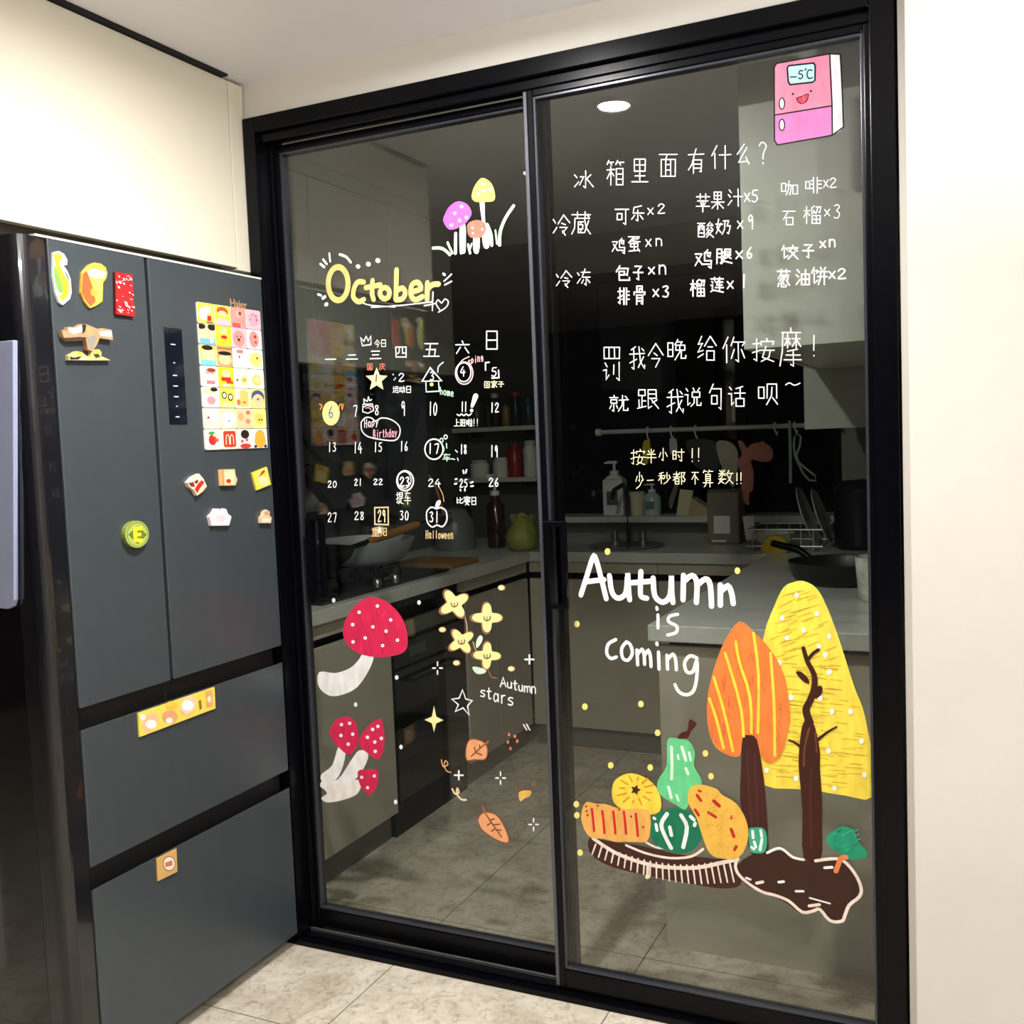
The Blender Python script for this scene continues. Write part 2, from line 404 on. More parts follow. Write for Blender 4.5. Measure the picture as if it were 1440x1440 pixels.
# ------------------------------------------------------------------ handwriting: strokes on a 100 x 100 grid
CURVY = set('0123456789nabcdefghilmorstuwy?~')
GL = {
'冰': "0825,2040 0885,2860 6005,6090,5082 3535,5235,3275 8525,6545 6545,9585",
'箱': "1505,0520 1012,3812 2213,3022 6005,5220 5812,9512 7013,7822 0540,4538 2528,2595 2542,0572 2848,4262 5535,5595 5535,9035,9095 5555,9055 5574,9074 5594,9094",
'里': "2010,2055 2010,8010,8055 2032,8032 2055,8055 5010,5092 2573,7873 0595,9595",
'面': "0508,9508 4508,3825 1528,1595 1528,8528,8595 3828,3894 6228,6294 3848,6248 3870,6270 1594,8594",
'有': "0525,9522 5002,2565,0585 3545,3598 3545,8045,8092,7090 3562,8062 3578,8078",
'什': "3005,0545 2035,2095 4042,9840 7005,7097",
'么': "5505,1050 7020,2085,7580 6562,8592",
'冷': "0825,2040 0885,2860 6505,3545 6505,9840 5542,7548 4560,8560,6085 6075,7595",
'藏': "0515,9515 3203,3225 6803,6825 2030,9030 2030,1870,0595 3545,3590 3545,6045 3590,6090 4845,4857 3557,5857,5875,3575 4875,4890 6530,7570,9595 8540,6590 8018,9028",
'可': "0515,9515 7515,7595,6088 2038,2070 2038,5038,5070 2070,5070",
'乐': "7505,2515,2050 2048,9048 5030,5095,3888 3060,1085 6560,8585",
'苹': "0518,9518 3203,3230 6803,6830 1540,8540 3548,4262 6848,5862 0568,9568 5040,5098",
'果': "2508,2545 2508,7508,7545 2526,7526 2545,7545 0560,9560 5008,5097 4862,1092 5262,9292",
'汁': "1010,2525 0535,1848 0590,2865 4045,9845 7005,7095",
'咖': "0525,0570 0525,2825,2870 0570,2870 3535,6035,5590,4882 4810,4560,3092 7035,7085 7035,9535,9585 7085,9585",
'啡': "0530,0570 0530,2830,2870 0570,2870 5005,5095 5025,3625 5045,3645 5068,3270 7205,7297 7225,9525 7245,9545 7268,9768",
'鸡': "0525,4025,0585 1240,4280 7003,6215 5518,5560 5518,8518,8240,7535 6828,7236 5560,9060,8898,7590 4578,8078",
'蛋': "1010,8510,7822 4510,4535 4522,7522 4020,1545 3822,1245 3035,9040 2550,2570 2550,7550,7570 2570,7570 5045,5092 1595,8590 7580,8897",
'酸': "0510,4510 0828,0895 0828,4228,4295 1810,1850,1058 3010,3048 0870,4270 0894,4294 7503,5825,9022 8212,9225 6535,5550 8035,9248 7048,5580 6555,9055,5597 6265,9597",
'奶': "2005,1055,3585 3530,0590 0335,4535 5015,8515,7545,9545,8592,7585 6215,5865,4295",
'石': "0512,9512 4512,1060 3048,3092 3048,8048,8092 3090,8090",
'榴': "0330,3530 1808,1897 1832,0265 2040,3555 6005,4515,4545,6038 5528,6542 6810,9510,9040,8236 8012,6845 4855,4897 4855,9255,9297 4875,9275 4896,9296 7055,7096",
'冻': "0825,2040 0885,2860 3522,9522 6003,4050,9550 6850,6897,5888 5065,3885 8065,9582",
'包': "3003,0540 2520,8520,8060,7055 2538,6038,6058,2558 2538,2590,9590,9575",
'子': "2012,8012,5035 5035,5595,3888 0550,9550",
'腿': "1010,0895 1010,3510,3595,2890 1035,3535 1058,3558 5510,8510,8540 5525,8525 5540,8540 5510,5565,6858 8842,7252 6545,8865 4225,4835 3850,4850,4478 3890,5080,9592",
'饺': "1805,0535 1822,4022,3535 2035,2090,4075 7003,7215 4820,9820 6028,4545 8028,9542 8048,6075,4298 5848,9898",
'排': "0525,3822 2205,2292,1085 0560,3850 5505,5597 5525,4025 5545,4045 5568,3868 7505,7597 7525,9825 7545,9845 7568,9868",
'骨': "3005,3035 3005,7005,7035 4818,4835 4818,6818 1048,1035,9035,8848 2850,2897 2850,7250,7295,6292 2865,7265 2880,7280",
'莲': "0512,9512 3203,3222 6803,6822 3832,9032 5822,4850,8850 3866,9566 6840,6885 1228,1838 0552,1852,1475 0592,2082,9595",
'葱': "0512,9512 3203,3222 6803,6822 3225,1248 2832,8232,7562,6858 5032,2260 6834,4062 4540,5550 1572,0888 3070,3590,6590,6880 4568,5278 7868,9082",
'油': "1010,2525 0538,2050 0592,2865 4035,4092 4035,9235,9292 4062,9262 4092,9292 6610,6692",
'饼': "1805,0535 1822,4022,3535 2035,2090,4075 5805,6518 8805,7820 4528,9828 4055,9855 6028,5575,4597 8028,8098",
'罚': "1008,1038 1008,9008,9038 3608,3638 6408,6438 1038,9038 1550,2560 0570,2268,2095,3582 6055,6080 8848,8897,7590",
'我': "4005,1518 0535,9532 3015,3095,1888 0570,4855 6005,7065,9592,9578 8845,5888 7812,9022",
'今': "5003,0550 5003,9548 4040,5850 2562,7562,5095",
'晚': "0520,0580 0520,3020,3080 0550,3050 0580,3080 5505,4028 5215,7815,6828 4530,4552 4530,9030,9052 4552,9052 6530,6560,4095 7252,7288,9588,9575",
'给': "2505,0835,2832 2832,0565,3258 0585,3272 6805,4042 6805,9840 5545,8045 5060,5095 5060,8860,8895 5095,8895",
'你': "2505,0345 1832,1895 5005,3835 4822,9522,8535 6822,6892,5885 5048,3880 8048,9578",
'按': "0525,3822 2205,2292,1085 0560,3850 6503,6812 4215,4230 4215,9515,9028 3550,9850 6235,4878,9595 8250,7578,4295",
'摩': "5000,5210 1012,9512 1512,1260,0298 2228,5028 3615,3652 3630,2245 3832,4842 5828,9228 7515,7552 7332,5848 7832,9548 8255,3560 3070,9270 2082,9782 6258,6298,5094",
'就': "2505,2815 0518,4518 1030,1050 1030,4030,4050 1050,4050 2550,2595,1890 1262,0580 3862,4578 5232,9830 7005,6860,4895 7535,7590,9790,9778 8210,9222",
'跟': "0808,0835 0808,3808,3835 0835,3835 2335,2390 2360,4060 1055,1092 0395,4285 5208,8808,8848 5228,8828 5248,8848 5208,5295,6885 9255,7268 6552,9895",
'说': "1208,2220 0538,2238,2290,3578 5205,6018 8805,7820 4825,4850 4825,9025,9050 4850,9050 6050,5878,4095 7550,7590,9790,9778",
'句': "3503,1035 2820,9020,8895,7588 2545,2575 2545,6245,6275 2575,6275",
'话': "1208,2220 0538,2238,2290,3578 8505,4815 4035,9835 7012,7058 4860,4895 4860,9260,9295 4895,9295",
'呗': "0525,0570 0525,3025,3070 0570,3070 4512,4570 4512,9012,9070 6825,6660,4297 7068,9595",
'半': "2515,3530 7512,6230 1540,8540 0562,9562 5005,5098",
'小': "5005,5095,3588 2538,1070 7235,9265",
'时': "0520,0580 0520,3020,3080 0550,3050 0580,3080 4028,9828 7505,7595,6088 4850,5868",
'少': "5003,5055,4048 2525,1055 7022,9048 8048,4882,1595",
'秒': "4005,1015 0332,4530 2412,2497 2435,0370 2640,4258 7005,7055 5528,4855 8525,9850 9050,7082,4597",
'都': "0522,4822 0342,5542 2805,2842 5210,0368 1855,1895 1855,4555,4595 1875,4575 1895,4595 6510,6598 6510,9010,7840,9262,8578,7272",
'不': "0512,9512 5512,0562 5030,5097 6042,9265",
'算': "1505,0520 1012,3812 6005,5220 5812,9512 2828,2862 2828,7228,7262 2840,7240 2851,7251 2862,7262 0575,9575 3566,3085,1597 6866,6898",
'数': "1005,1818 4203,3418 0328,5028 2603,2650 2530,0548 2830,4842 2252,1278,4095 4062,0397 0365,5065 7005,5535 6225,9825 8828,7568,5097 6240,7875,9897",
'一': "0352,9746", '二': "2030,8028 0375,9772", '三': "1512,8510 2248,7846 0385,9782",
'四': "0815,1092 0815,9215,9092 3815,3555,2265 6215,6262,8060 1090,9090",
'五': "1010,9010 4510,3590 1848,7548,7090 0392,9792", '六': "4803,5520 0332,9730 3550,1095 6550,9292",
'日': "1205,1295 1205,8805,8895 1250,8850 1295,8895",
'运': "4015,8515 3038,9535 6038,3870,8565 7858,8878 1015,1825 0540,1840,1478 0495,2085,9597",
'动': "0825,4525 0345,4845 2545,0880,4278 3865,5088 5530,9530,8892,7585 7408,7055,4898",
'提': "0525,3822 2205,2292,1085 0560,3850 4808,4840 4808,8808,8840 4824,8824 4840,8840 4052,9652 6852,6888 4865,4080,3898 5085,9897",
'车': "1515,9015 4503,1850,8550 0570,9870 5535,5598",
'比': "1210,1290,4080 1245,4245 5808,5890,9590,9575 9030,5850",
'赛': "5000,5010 0812,0825 0812,9512,9025 2030,8030 3822,3858 6222,6258 1045,9045 0560,9560 3865,3885 3865,6565,6585 5070,3098 5588,8098",
'上': "4805,4890 4845,8545 0592,9792", '班': "0315,3215 0350,3250 1815,1882 0388,3575 4508,4565,3095 4030,4245 5515,9715 5550,9550 7615,7688 5092,9890",
'啦': "0525,0570 0525,2525,2570 0570,2570 3025,5522 4305,4392 3062,5555 7805,8220 6030,9730 6845,7280 9042,8590 5892,9892",
'重': "8505,1512 0525,9525 2035,2065 2035,8035,8065 2050,8050 2065,8065 5010,5095 1580,8580 0396,9796",
'阳': "0808,0898 0808,3508,2245,3670,1578 5012,5092 5012,9012,9092 5050,9050 5092,9092",
'回': "1010,1095 1010,9010,9095 3535,3570 3535,6535,6570 3570,6570 1095,9095", '家': "5000,5010 0815,0828 0815,9515,9028 2535,7535 5035,2055 3545,5565,5095,3888 4560,1578 5075,1592 8045,6058 6058,9588",
'国': "0808,0895 0808,9208,9295 2528,7528 2852,7252 2278,7878 5028,5078 0895,9295 6062,7070", '庆': "5000,5510 1512,9512 1512,1255,0398 2842,9842 6022,5560,2595 6058,9595",
'×': "1520,8585 8515,1588", '!': "5005,4870 4892,5095", '?': "1520,4005,8020,5550,5075 5090,5295", '~': "0560,3030,6065,9535",
'-': "1050,9048", '+': "5005,5095 0550,9550",
'0': "5010,2030,1560,3090,6090,8060,8030,5010", '1': "5505,5095", '2': "1528,4008,7515,7535,1590,8888",
'3': "1815,5508,7522,4545,7860,6088,1585", '4': "5508,1062,8860 6540,6296", '5': "3012,2242,6045,7868,5092,1585 3012,8010",
'6': "6508,2550,2580,5092,7575,6055,2560", '7': "1515,7812,4595", '8': "6515,3012,2530,7065,6590,3090,2568,7030,6515",
'9': "7020,4508,2530,4048,7030,6895", 'n': "1530,1592 1545,4530,7545,8092",
'H': "1505,1595 8005,8095 1550,8050", 'A': "0595,5005,9595 2065,8062", 'a': "7545,4030,1560,3590,7075 7835,8092", 'p': "1535,1599 1540,5530,8055,5580,1575", 'y': "1530,4570 8530,2599",
'B': "1505,1595 1505,6510,7035,1548 1548,8060,7590,1595", 'i': "5035,5092 5010,5215", 'r': "2035,2092 2055,4538,8035", 't': "4510,4585,7590 1535,8035", 'h': "2005,2092 2055,5040,7555,7892",
'd': "7505,7892 7550,4035,1560,3590,7580", 'l': "5005,5092", 'o': "5035,2050,2080,5092,8078,7848,5035", 'w': "1035,3090,5050,7090,9035", 'e': "1865,8062,6538,3040,1870,4592,8585", 's': "8040,4535,2550,7570,6590,2085",
'm': "1235,1292 1250,3538,5050,5092 5050,7238,8850,9092", 'u': "1535,2080,5090,7575,7835 7835,8092", 'g': "7545,4535,2060,4578,7560,7540 7540,7895,3098", 'c': "8045,5035,2060,4590,8082", 'b': "2005,2092 2055,5540,8065,5592,2085",
}

# ================================================================== PAINTINGS OF THE RIGHT DOOR
C4 = (740, 40, 2.6667); C5 = (740, 440, 2.6667); C6 = (740, 900, 2.6667)
def DR(c): return Draw(d2, RG, *c)
DR(C4).words([('冰',175,530,255,605),('箱',300,490,370,592),('里',392,480,460,580),('面',495,465,570,560),('有',605,450,670,545),('什',692,435,770,530),('么',785,430,845,515),('?',868,422,908,512)], 1.7, WHT).build('handwritten_question', label='thin white handwritten question at the head of the food list')
DR(C4).words([('冷',95,695,165,780),('藏',168,685,245,775)], 1.7, WHT).build('handwritten_heading', label='white two character heading before the upper rows of the food list')
DR(C4).words([('冷',108,905,172,975),('冻',188,900,242,965)], 1.7, WHT).build('handwritten_heading', label='white two character heading before the lower rows of the food list')
FOOD = [
 ('ending in × 2, left column, top', 1.7, [('可',330,668,387,738),('乐',390,662,447,725),('×',452,668,480,702),('2',490,655,523,697)]),
 ('ending in × n, left column, second', 1.8, [('鸡',320,785,375,845),('蛋',378,775,432,838),('×',445,785,472,822),('n',483,775,514,818)]),
 ('ending in × 5, middle column, top', 1.7, [('苹',635,618,690,690),('果',692,608,744,680),('汁',755,598,812,670),('×',815,610,842,655),('5',842,601,874,655)]),
 ('ending in × 9, middle column, second', 1.8, [('酸',640,725,706,785),('奶',710,712,768,775),('×',788,715,817,755),('9',826,695,858,755)]),
 ('ending in × 2, right column, top', 1.5, [('咖',955,565,1020,630),('啡',1045,555,1110,620),('×',1112,562,1136,600),('2',1135,558,1166,600)]),
 ('ending in × 3, right column, second', 1.5, [('石',960,678,1010,742),('榴',1040,662,1108,734),('×',1115,672,1142,708),('3',1150,656,1182,718)]),
 ('ending in × n, left column, third', 2.3, [('包',335,888,390,950),('子',400,885,440,945),('×',455,890,485,925),('n',494,872,530,925)]),
 ('ending in × 3, left column, bottom', 2.3, [('排',342,970,387,1037),('骨',400,963,450,1037),('×',472,972,500,1010),('3',508,962,540,1012)]),
 ('ending in × 6, middle column, third', 2.3, [('鸡',630,828,702,900),('腿',710,822,775,885),('×',782,828,815,868),('6',823,818,852,865)]),
 ('ending in × 1, middle column, bottom', 2.2, [('榴',615,938,672,1006),('莲',690,932,742,992),('×',750,942,780,980),('1',806,920,826,974)]),
 ('ending in × n, right column, third', 2.3, [('饺',955,812,1020,866),('子',1035,805,1080,862),('×',1098,792,1126,826),('n',1133,778,1164,822)]),
 ('ending in × 2, right column, bottom', 2.3, [('葱',940,902,992,976),('油',1010,898,1066,966),('饼',1068,893,1130,962),('×',1132,905,1162,942),('2',1165,898,1202,942)]),
]
for lab, w, it in FOOD: DR(C4).words(it, w, WHT).build('handwritten_food_entry', label='white food list entry '+lab+' row')
DR(C5).words([('罚',285,118,357,258),('我',385,122,447,216),('今',455,112,517,208),('晚',528,96,602,180),('给',640,83,714,182),('你',735,86,824,192),('按',845,93,932,187),('摩',950,56,1034,202),('!',1070,80,1088,166)], 1.8, WHT).build('handwritten_sentence', label='large white handwritten sentence ending in an exclamation mark')
DR(C5).words([('就',310,306,384,372),('跟',415,282,497,362),('我',525,282,592,382),('说',592,278,657,354),('句',682,264,737,367),('话',755,272,822,354),('呗',868,256,947,347),('~',970,255,1030,280)], 1.8, WHT).build('handwritten_sentence', label='large white handwritten sentence ending in a small wave stroke')
DR(C5).words([('按',390,510,447,572),('半',448,508,490,564),('小',495,505,532,556),('时',548,508,594,558),('!',612,506,634,560),('!',636,504,658,558)], 1.5, CRM).build('handwritten_note', label='small cream handwritten note, upper line of two')
DR(C5).words([('少',408,595,442,662),('一',453,616,477,640),('秒',495,596,542,642),('都',550,594,600,644),('不',620,592,647,644),('算',662,586,702,654),('数',720,588,777,642),('!',784,598,797,644),('!',799,597,812,642)], 1.5, CRM).build('handwritten_note', label='small cream handwritten note, lower line of two')

# "Autumn is coming"
d = DR(C5); W5 = 7.2
for pts in ([(205,1058),(228,985),(250,918),(262,925),(285,1010),(300,1072)], [(226,1008),(292,1000)], [(312,985),(322,1048),(346,1070),(374,1048),(380,975),(384,1040),(388,1076)], [(430,970),(428,1040),(432,1064),(452,1070)], [(395,1012),(472,1006)], [(476,994),(482,1060),(512,1085),(540,1058),(544,984),(546,1050),(550,1086)], [(590,984),(588,1076)], [(590,1008),(622,985),(640,1012),(638,1086)], [(640,1022),(672,998),(690,1020),(695,1100)], [(728,1020),(728,1096)], [(730,1044),(756,1024),(770,1050),(776,1090)]): d.line(pts, W5, WHT)
d.build('painted_word', label='thick white painted word Autumn')
d = DR(C5)
for pts in ([(494,1132),(494,1182)], [(490,1104),(491,1112)], [(568,1130),(538,1138),(534,1158),(564,1174),(562,1198),(530,1208)]): d.line(pts, 4.2, WHT)
d.build('painted_word', label='thick white painted word is')
d = DR(C5)
for pts in ([(336,1225),(308,1242),(302,1276),(318,1296),(338,1290)], [(376,1234),(358,1258),(362,1294),(382,1302),(398,1276),(390,1244),(376,1234)], [(415,1264),(418,1320)], [(416,1282),(434,1262),(442,1282),(444,1318)], [(444,1284),(458,1266),(466,1290),(468,1326)], [(496,1272),(498,1336)], [(490,1238),(491,1244)], [(528,1284),(530,1336)], [(530,1300),(550,1280),(560,1300),(563,1338)], [(640,1294),(614,1286),(594,1312),(602,1346),(626,1344),(640,1300),(640,1360),(628,1416),(600,1432),(572,1420),(558,1394)]): d.line(pts, 4.6, WHT)
d.build('painted_word', label='thick white painted word coming')

# pink refrigerator figure
d = DR(C4); fr = None
body = DR(C4).fill([(930,145),(940,131),(1138,95),(1147,290),(932,325)], (228, 128, 154), False).fill([(932,325),(1147,290),(1148,398),(1120,406),(942,437),(931,420)], (210, 116, 174), False)
body.lift().fill([(1138,95),(1178,97),(1186,250),(1190,370),(1176,386),(1148,400),(1147,290)], (206, 208, 211), False)
body.lift()
for pts in ([(930,145),(940,131),(1138,95),(1178,97),(1186,250),(1190,370),(1148,400),(1120,406),(942,437),(931,420),(930,145)], [(1138,95),(1147,290),(1148,400)], [(932,325),(1147,290)]): body.line(pts, 1.7, BLK, False)
for i in range(26): 
    x = random.uniform(945, 1120); y = random.uniform(345, 405); body.line([(x, y), (x+random.uniform(8, 26), y-random.uniform(8, 22))], .6, (190, 120, 160), False)
for i in range(30):
    x = random.uniform(938, 1132); y = random.uniform(120, 285)
    if not (970 < x < 1092 and 120 < y < 220): body.line([(x, y), (x+random.uniform(-4, 4), y+random.uniform(6, 26))], .5, (214, 120, 150), False)
body = body.build('refrigerator_drawing', label='pink two door refrigerator drawn with a smiling face')
e = DR(C4); e.layer = 4
e.fill([(979,148),(985,140),(1078,130),(1084,140),(1083,195),(1074,202),(990,211),(983,200)], (172, 216, 236), False); e.lift()
e.line([(979,148),(985,140),(1078,130),(1084,140),(1083,195),(1074,202),(990,211),(983,200),(979,148)], 2.0, BLK, False)
e.words([('-',988,165,1016,200),('5',1018,155,1042,192)], 1.9, BLK).line(ell(1048,154,3,4,8), .9, BLK, False, True).line([(1072,158),(1060,156),(1053,172),(1060,188),(1074,184)], 1.5, BLK)
e.build('temperature_screen', body, 'light blue screen reading minus five degrees')
e = DR(C4); e.layer = 4
e.dots([(1000,246),(1068,235)], 4.5, BLK).fill([(1014,262),(1036,252),(1058,247),(1052,272),(1034,282),(1020,276)], (226, 60, 78)); e.lift().line([(1014,262),(1036,254),(1058,247),(1052,272),(1034,282),(1020,276),(1014,262)], 1.2, BLK)
e.build('face', body, 'two dot eyes and an open red mouth')
for cy in (282, 362):
    e = DR(C4); e.layer = 4; e.fill(ell(959, cy, 10, 21, 14), (226, 226, 232), False).lift().line(ell(959, cy, 10, 21, 16), 1.4, BLK, False, True); e.build('handle', body)

# big yellow tree
def inside(x, y, poly):
    r = False
    for (x0, y0), (x1, y1) in zip(poly, poly[1:]+poly[:1]):
        if (y0 > y) != (y1 > y) and x < (x1-x0)*(y-y0)/(y1-y0)+x0: r = not r
    return r
PX = (0, 0, 1)
d = DR(PX); can = [(1115,819),(1130,817),(1149,828),(1164,856),(1182,905),(1201,965),(1213,995),(1221,1030),(1227,1065),(1226,1121),(1190,1119),(1134,1110),(1074,1104),(1070,1060),(1066,1000),(1073,900),(1089,852),(1102,826)]
d.fill(can, (246, 218, 78), True, 3); d.lift()
import itertools
for i in range(260):
    x = random.uniform(1078, 1222); y = random.uniform(826, 1112)
    sl = -.35 if y < 930 else .10; x2 = x+random.uniform(10, 26)
    if inside(x-3, y, can) and inside(x2+4, y+sl*18, can):
        d.line([(x, y), (x2, y+sl*18)], .7, (205, 170, 45), False)
t = d.build('tree_drawing', label='tall yellow painted tree with white dots and a dark brown trunk')
e = DR(C5); e.layer = 12
e.dots([(1014,1058),(960,1145),(1090,1128),(1040,1190),(978,1218),(1136,1212),(1098,1250),(950,1312),(1138,1345)], 9, WHT, 10)
e.ox, e.oy = 740, 900
e.dots([(1135,120),(993,215),(1103,218),(1147,268),(1216,268),(1258,378),(1133,415),(902,488),(1012,518),(1268,505),(1156,556),(1122,55)], 9, WHT, 11); e.build('white_dots', t, 'white dots')
e = DR(C6); e.layer = 14; TR_ = (62, 26, 14)
e.fill([(1022,470),(1025,400),(1036,320),(1060,292),(1085,332),(1102,420),(1102,480),(1110,600),(1110,700),(1105,822),(1040,812),(1036,650),(1028,540)], TR_, True, 3)
e.line([(1064,310),(1050,262),(1066,225),(1080,180),(1080,130),(1055,80),(1040,30)], 10, TR_, True, False, 5); e.line([(1058,72),(1076,50),(1096,36)], 4, TR_); e.line([(1066,225),(1085,200)], 5, TR_)
e.fill([(1012,122),(1030,118),(1055,140),(1062,162),(1040,155)], TR_); e.fill([(1070,210),(1085,178),(1108,172),(1110,198),(1090,218)], TR_)
e.line([(1092,375),(1130,345),(1165,325)], 4, TR_, True, False, 2); e.line([(1032,402),(1010,385),(985,374)], 4, TR_, True, False, 2)
e.lift().line([(1062,330),(1045,400),(1042,470)], 2.4, (112, 60, 34)).line([(1085,345),(1090,420)], 1.6, (120, 66, 38)).line([(1070,470),(1066,640),(1072,780)], 1.2, (88, 44, 28)); e.build('trunk', t, 'dark brown trunk with twigs')
# orange tree
d = DR(PX); d.layer = 16
d.fill([(1040,874),(1060,888),(1085,915),(1103,950),(1111,1000),(1108,1030),(1098,1062),(1084,1073),(1072,1066),(1062,1045),(1052,1036),(1044,1040),(1040,1063),(1020,1060),(1003,1045),(995,1015),(996,975),(1006,935),(1020,900)], (233, 128, 60), True, 3); d.lift()
for i in range(80):
    x = random.uniform(1004, 1100); y = random.uniform(905, 1035)
    if abs(x-1052) < 20 + (y-890)*.28: d.line([(x, y), (x+random.uniform(-2, 5), y+random.uniform(8, 20))], .6, random.choice([(190, 84, 34), (245, 150, 80), (206, 70, 40)]), False)
d.lift()
for pts in ([(1035,902),(1040,930),(1055,980),(1057,1030)], [(1020,918),(1033,960),(1043,1000),(1046,1035)], [(1004,952),(1018,998),(1031,1056)], [(998,982),(1008,1012),(1018,1052)], [(1060,890),(1067,950),(1066,1030)], [(1084,918),(1089,995),(1090,1062)]): d.line(pts, 3.6, (246, 216, 66))
t = d.build('tree_drawing', label='orange painted tree with yellow vertical stripes')
e = DR(C6); e.layer = 21; e.fill([(812,368),(835,356),(865,372),(886,480),(900,600),(907,720),(905,800),(845,800),(822,700),(803,600),(806,480)], (66, 30, 26), True, 3); e.lift().line([(830,400),(835,560),(850,740)], 1, (92, 48, 40)).line([(856,420),(866,600),(874,760)], 1, (92, 48, 40)); e.build('trunk', t, 'dark brown trunk')

# plate and mound
d = DR(C6); d.layer = 22; d.fill([(240,740),(300,752),(420,768),(560,800),(700,818),(792,830),(806,914),(740,930),(650,918),(500,890),(330,852),(243,800)], (66, 36, 27), True, 3); d.lift()
for pts, w in (([(252,742),(300,775),(350,803),(430,832),(520,850),(640,852),(740,832),(794,820)], 5.2), ([(376,768),(450,798),(540,816),(620,810),(664,782)], 3.4), ([(452,758),(490,776),(542,782)], 3)): d.line(pts, w, PEACH)
for i in range(23):
    f = i/22; x = 262 + f*500; yt = 765 + 78*math.sin(min(1, f*1.5)*math.pi/2) - (18 if f > .75 else 0)*(f-.75)*4; d.line([(x, yt), (x-14+f*32, yt+38+f*42)], 2.6, PEACH, False, False, 2)
d.line([(457,850),(456,884)], 4, PEACH); d.dots([(456,886)], 9, (250, 240, 180))
d.build('plate_drawing', label='brown painted plate with a pale fringed rim')
d = DR(C6); d.layer = 25; d.fill([(800,835),(850,802),(905,796),(960,788),(1000,818),(1060,826),(1150,818),(1200,840),(1245,890),(1255,945),(1210,1000),(1185,1055),(1140,1050),(1100,1015),(1030,1020),(970,980),(890,945),(830,920),(792,872)], (60, 33, 24), True, 3); d.lift()
for pts, w in (([(905,796),(940,780),(965,784),(1000,812),(1040,822)], 3.4), ([(1086,826),(1150,818),(1190,826),(1232,872),(1256,925),(1250,960),(1212,992),(1196,1030),(1184,1052),(1140,1050),(1102,1008),(1076,1014),(1036,1018),(985,976),(930,954),(890,944),(840,915),(800,880),(786,850),(790,822)], 4.0), ([(865,910),(888,905)], 4), ([(948,906),(966,904)], 3.5), ([(1012,940),(1040,940)], 3), ([(1064,965),(1140,986)], 2.2), ([(1062,995),(1100,990)], 4), ([(1120,852),(1148,850)], 3.6), ([(826,890),(842,896)], 3)): d.line(pts, w, PEACH if w > 3.8 else WHT)
d.build('mound_drawing', label='dark brown painted mound with a pale wavy outline')

# fruit and bread
def fig(name, label, layer, pts, rgb): 
    e = DR(C6); e.layer = layer+20; e.fill(pts, rgb, True, 3); e.lift(); return e
e = fig(0, 0, 5, [(530,375),(560,366),(610,376),(634,420),(630,470),(658,520),(655,548),(620,580),(600,634),(560,615),(500,575),(495,525),(528,470)], (104, 205, 140))
for pts, w in (([(546,400),(548,470),(546,520)], 4), ([(585,400),(600,450)], 4), ([(612,420),(618,450)], 3), ([(535,550),(545,590)], 4.4), ([(600,480),(608,500)], 4), ([(570,430),(572,445)], 3), ([(565,580),(572,600)], 3)): e.line(pts, w, (222, 246, 226))
o = e.build('gourd_drawing', label='light green painted gourd with white streaks'); e = DR(C6); e.layer = 32; e.fill([(568,366),(585,345),(605,338),(612,300),(622,298),(640,315),(620,340),(606,366)], (76, 28, 24)); e.build('stem', o, 'dark brown stem')
e = fig(0, 0, 5, [(325,545),(350,512),(400,498),(460,522),(500,570),(503,640),(440,655),(380,640),(330,608)], (247, 214, 72))
for a in range(12):
    c, s_ = math.cos(a*.52+.2), math.sin(a*.52+.2); e.line([(412+c*38, 562+s_*34), (412+c*72, 562+s_*58)] if a % 3 else [(412+c*42, 562+s_*38), (412+c*60, 562+s_*50)], 2.2, (222, 150, 50), False)
o = e.build('pumpkin_drawing', label='round yellow painted pumpkin with a dark star centre'); e = DR(C6); e.layer = 32
e.fill([(412+ (20 if k % 2 == 0 else 10)*math.cos(k*math.pi/5), 560+(20 if k % 2 == 0 else 10)*math.sin(k*math.pi/5)) for k in range(10)], (74, 36, 20), False); e.build('stem', o, 'dark brown star shaped stem end')
e = fig(0, 0, 6, [(208,650),(226,607),(262,612),(300,614),(345,628),(390,632),(440,632),(464,645),(468,700),(455,752),(410,756),(370,754),(340,756),(290,744),(240,736),(214,695)], (240, 178, 94))
for x, y in ((248,632),(287,640),(328,642),(368,642),(412,650)): e.line([(x, y), (x+5, y+45), (x+8, y+82)], 3.6, (214, 42, 40))
e.dots([(226,622),(350,634),(232,655),(270,620),(395,660),(440,700),(228,640)], 4.5, (150, 72, 36)); e.build('bread_drawing', label='orange painted bread roll with red stripes')
e = fig(0, 0, 8, [(468,700),(486,655),(550,629),(620,645),(652,690),(655,752),(610,795),(540,792),(478,755)], (22, 118, 84))
for pts, w in (([(530,650),(508,690),(525,740),(545,778)], 5.5), ([(582,655),(604,700),(590,775)], 5.5), ([(540,700),(546,730)], 5), ([(618,660),(630,672)], 5), ([(635,685),(632,694)], 4.5), ([(488,690),(492,712)], 4.5), ([(480,665),(484,668)], 4)): e.line(pts, w, (240, 248, 240))
e.build('melon_drawing', label='dark green painted melon with white stripes')
e = fig(0, 0, 9, [(608,580),(620,550),(655,540),(715,556),(735,578),(790,612),(828,680),(832,750),(800,812),(740,818),(692,800),(664,740),(640,665),(612,615)], (240, 186, 78))
for p, w in (([(642,580),(656,600)], 4), ([(635,635),(648,655)], 4), ([(705,602),(725,620)], 5), ([(685,645),(712,662)], 4), ([(770,708),(780,735)], 4.4), ([(782,785),(790,772)], 3.6), ([(648,563),(656,566)], 3), ([(772,658),(770,668)], 2.5)): e.line(p, w, (196, 40, 40), False)
for i in range(26):
    x = random.uniform(650, 790); y = random.uniform(580, 790)
    if abs((x-720)*.8-(y-685)*.55) < 55: e.line([(x, y), (x+14, y-12)], .6, (200, 140, 50), False)
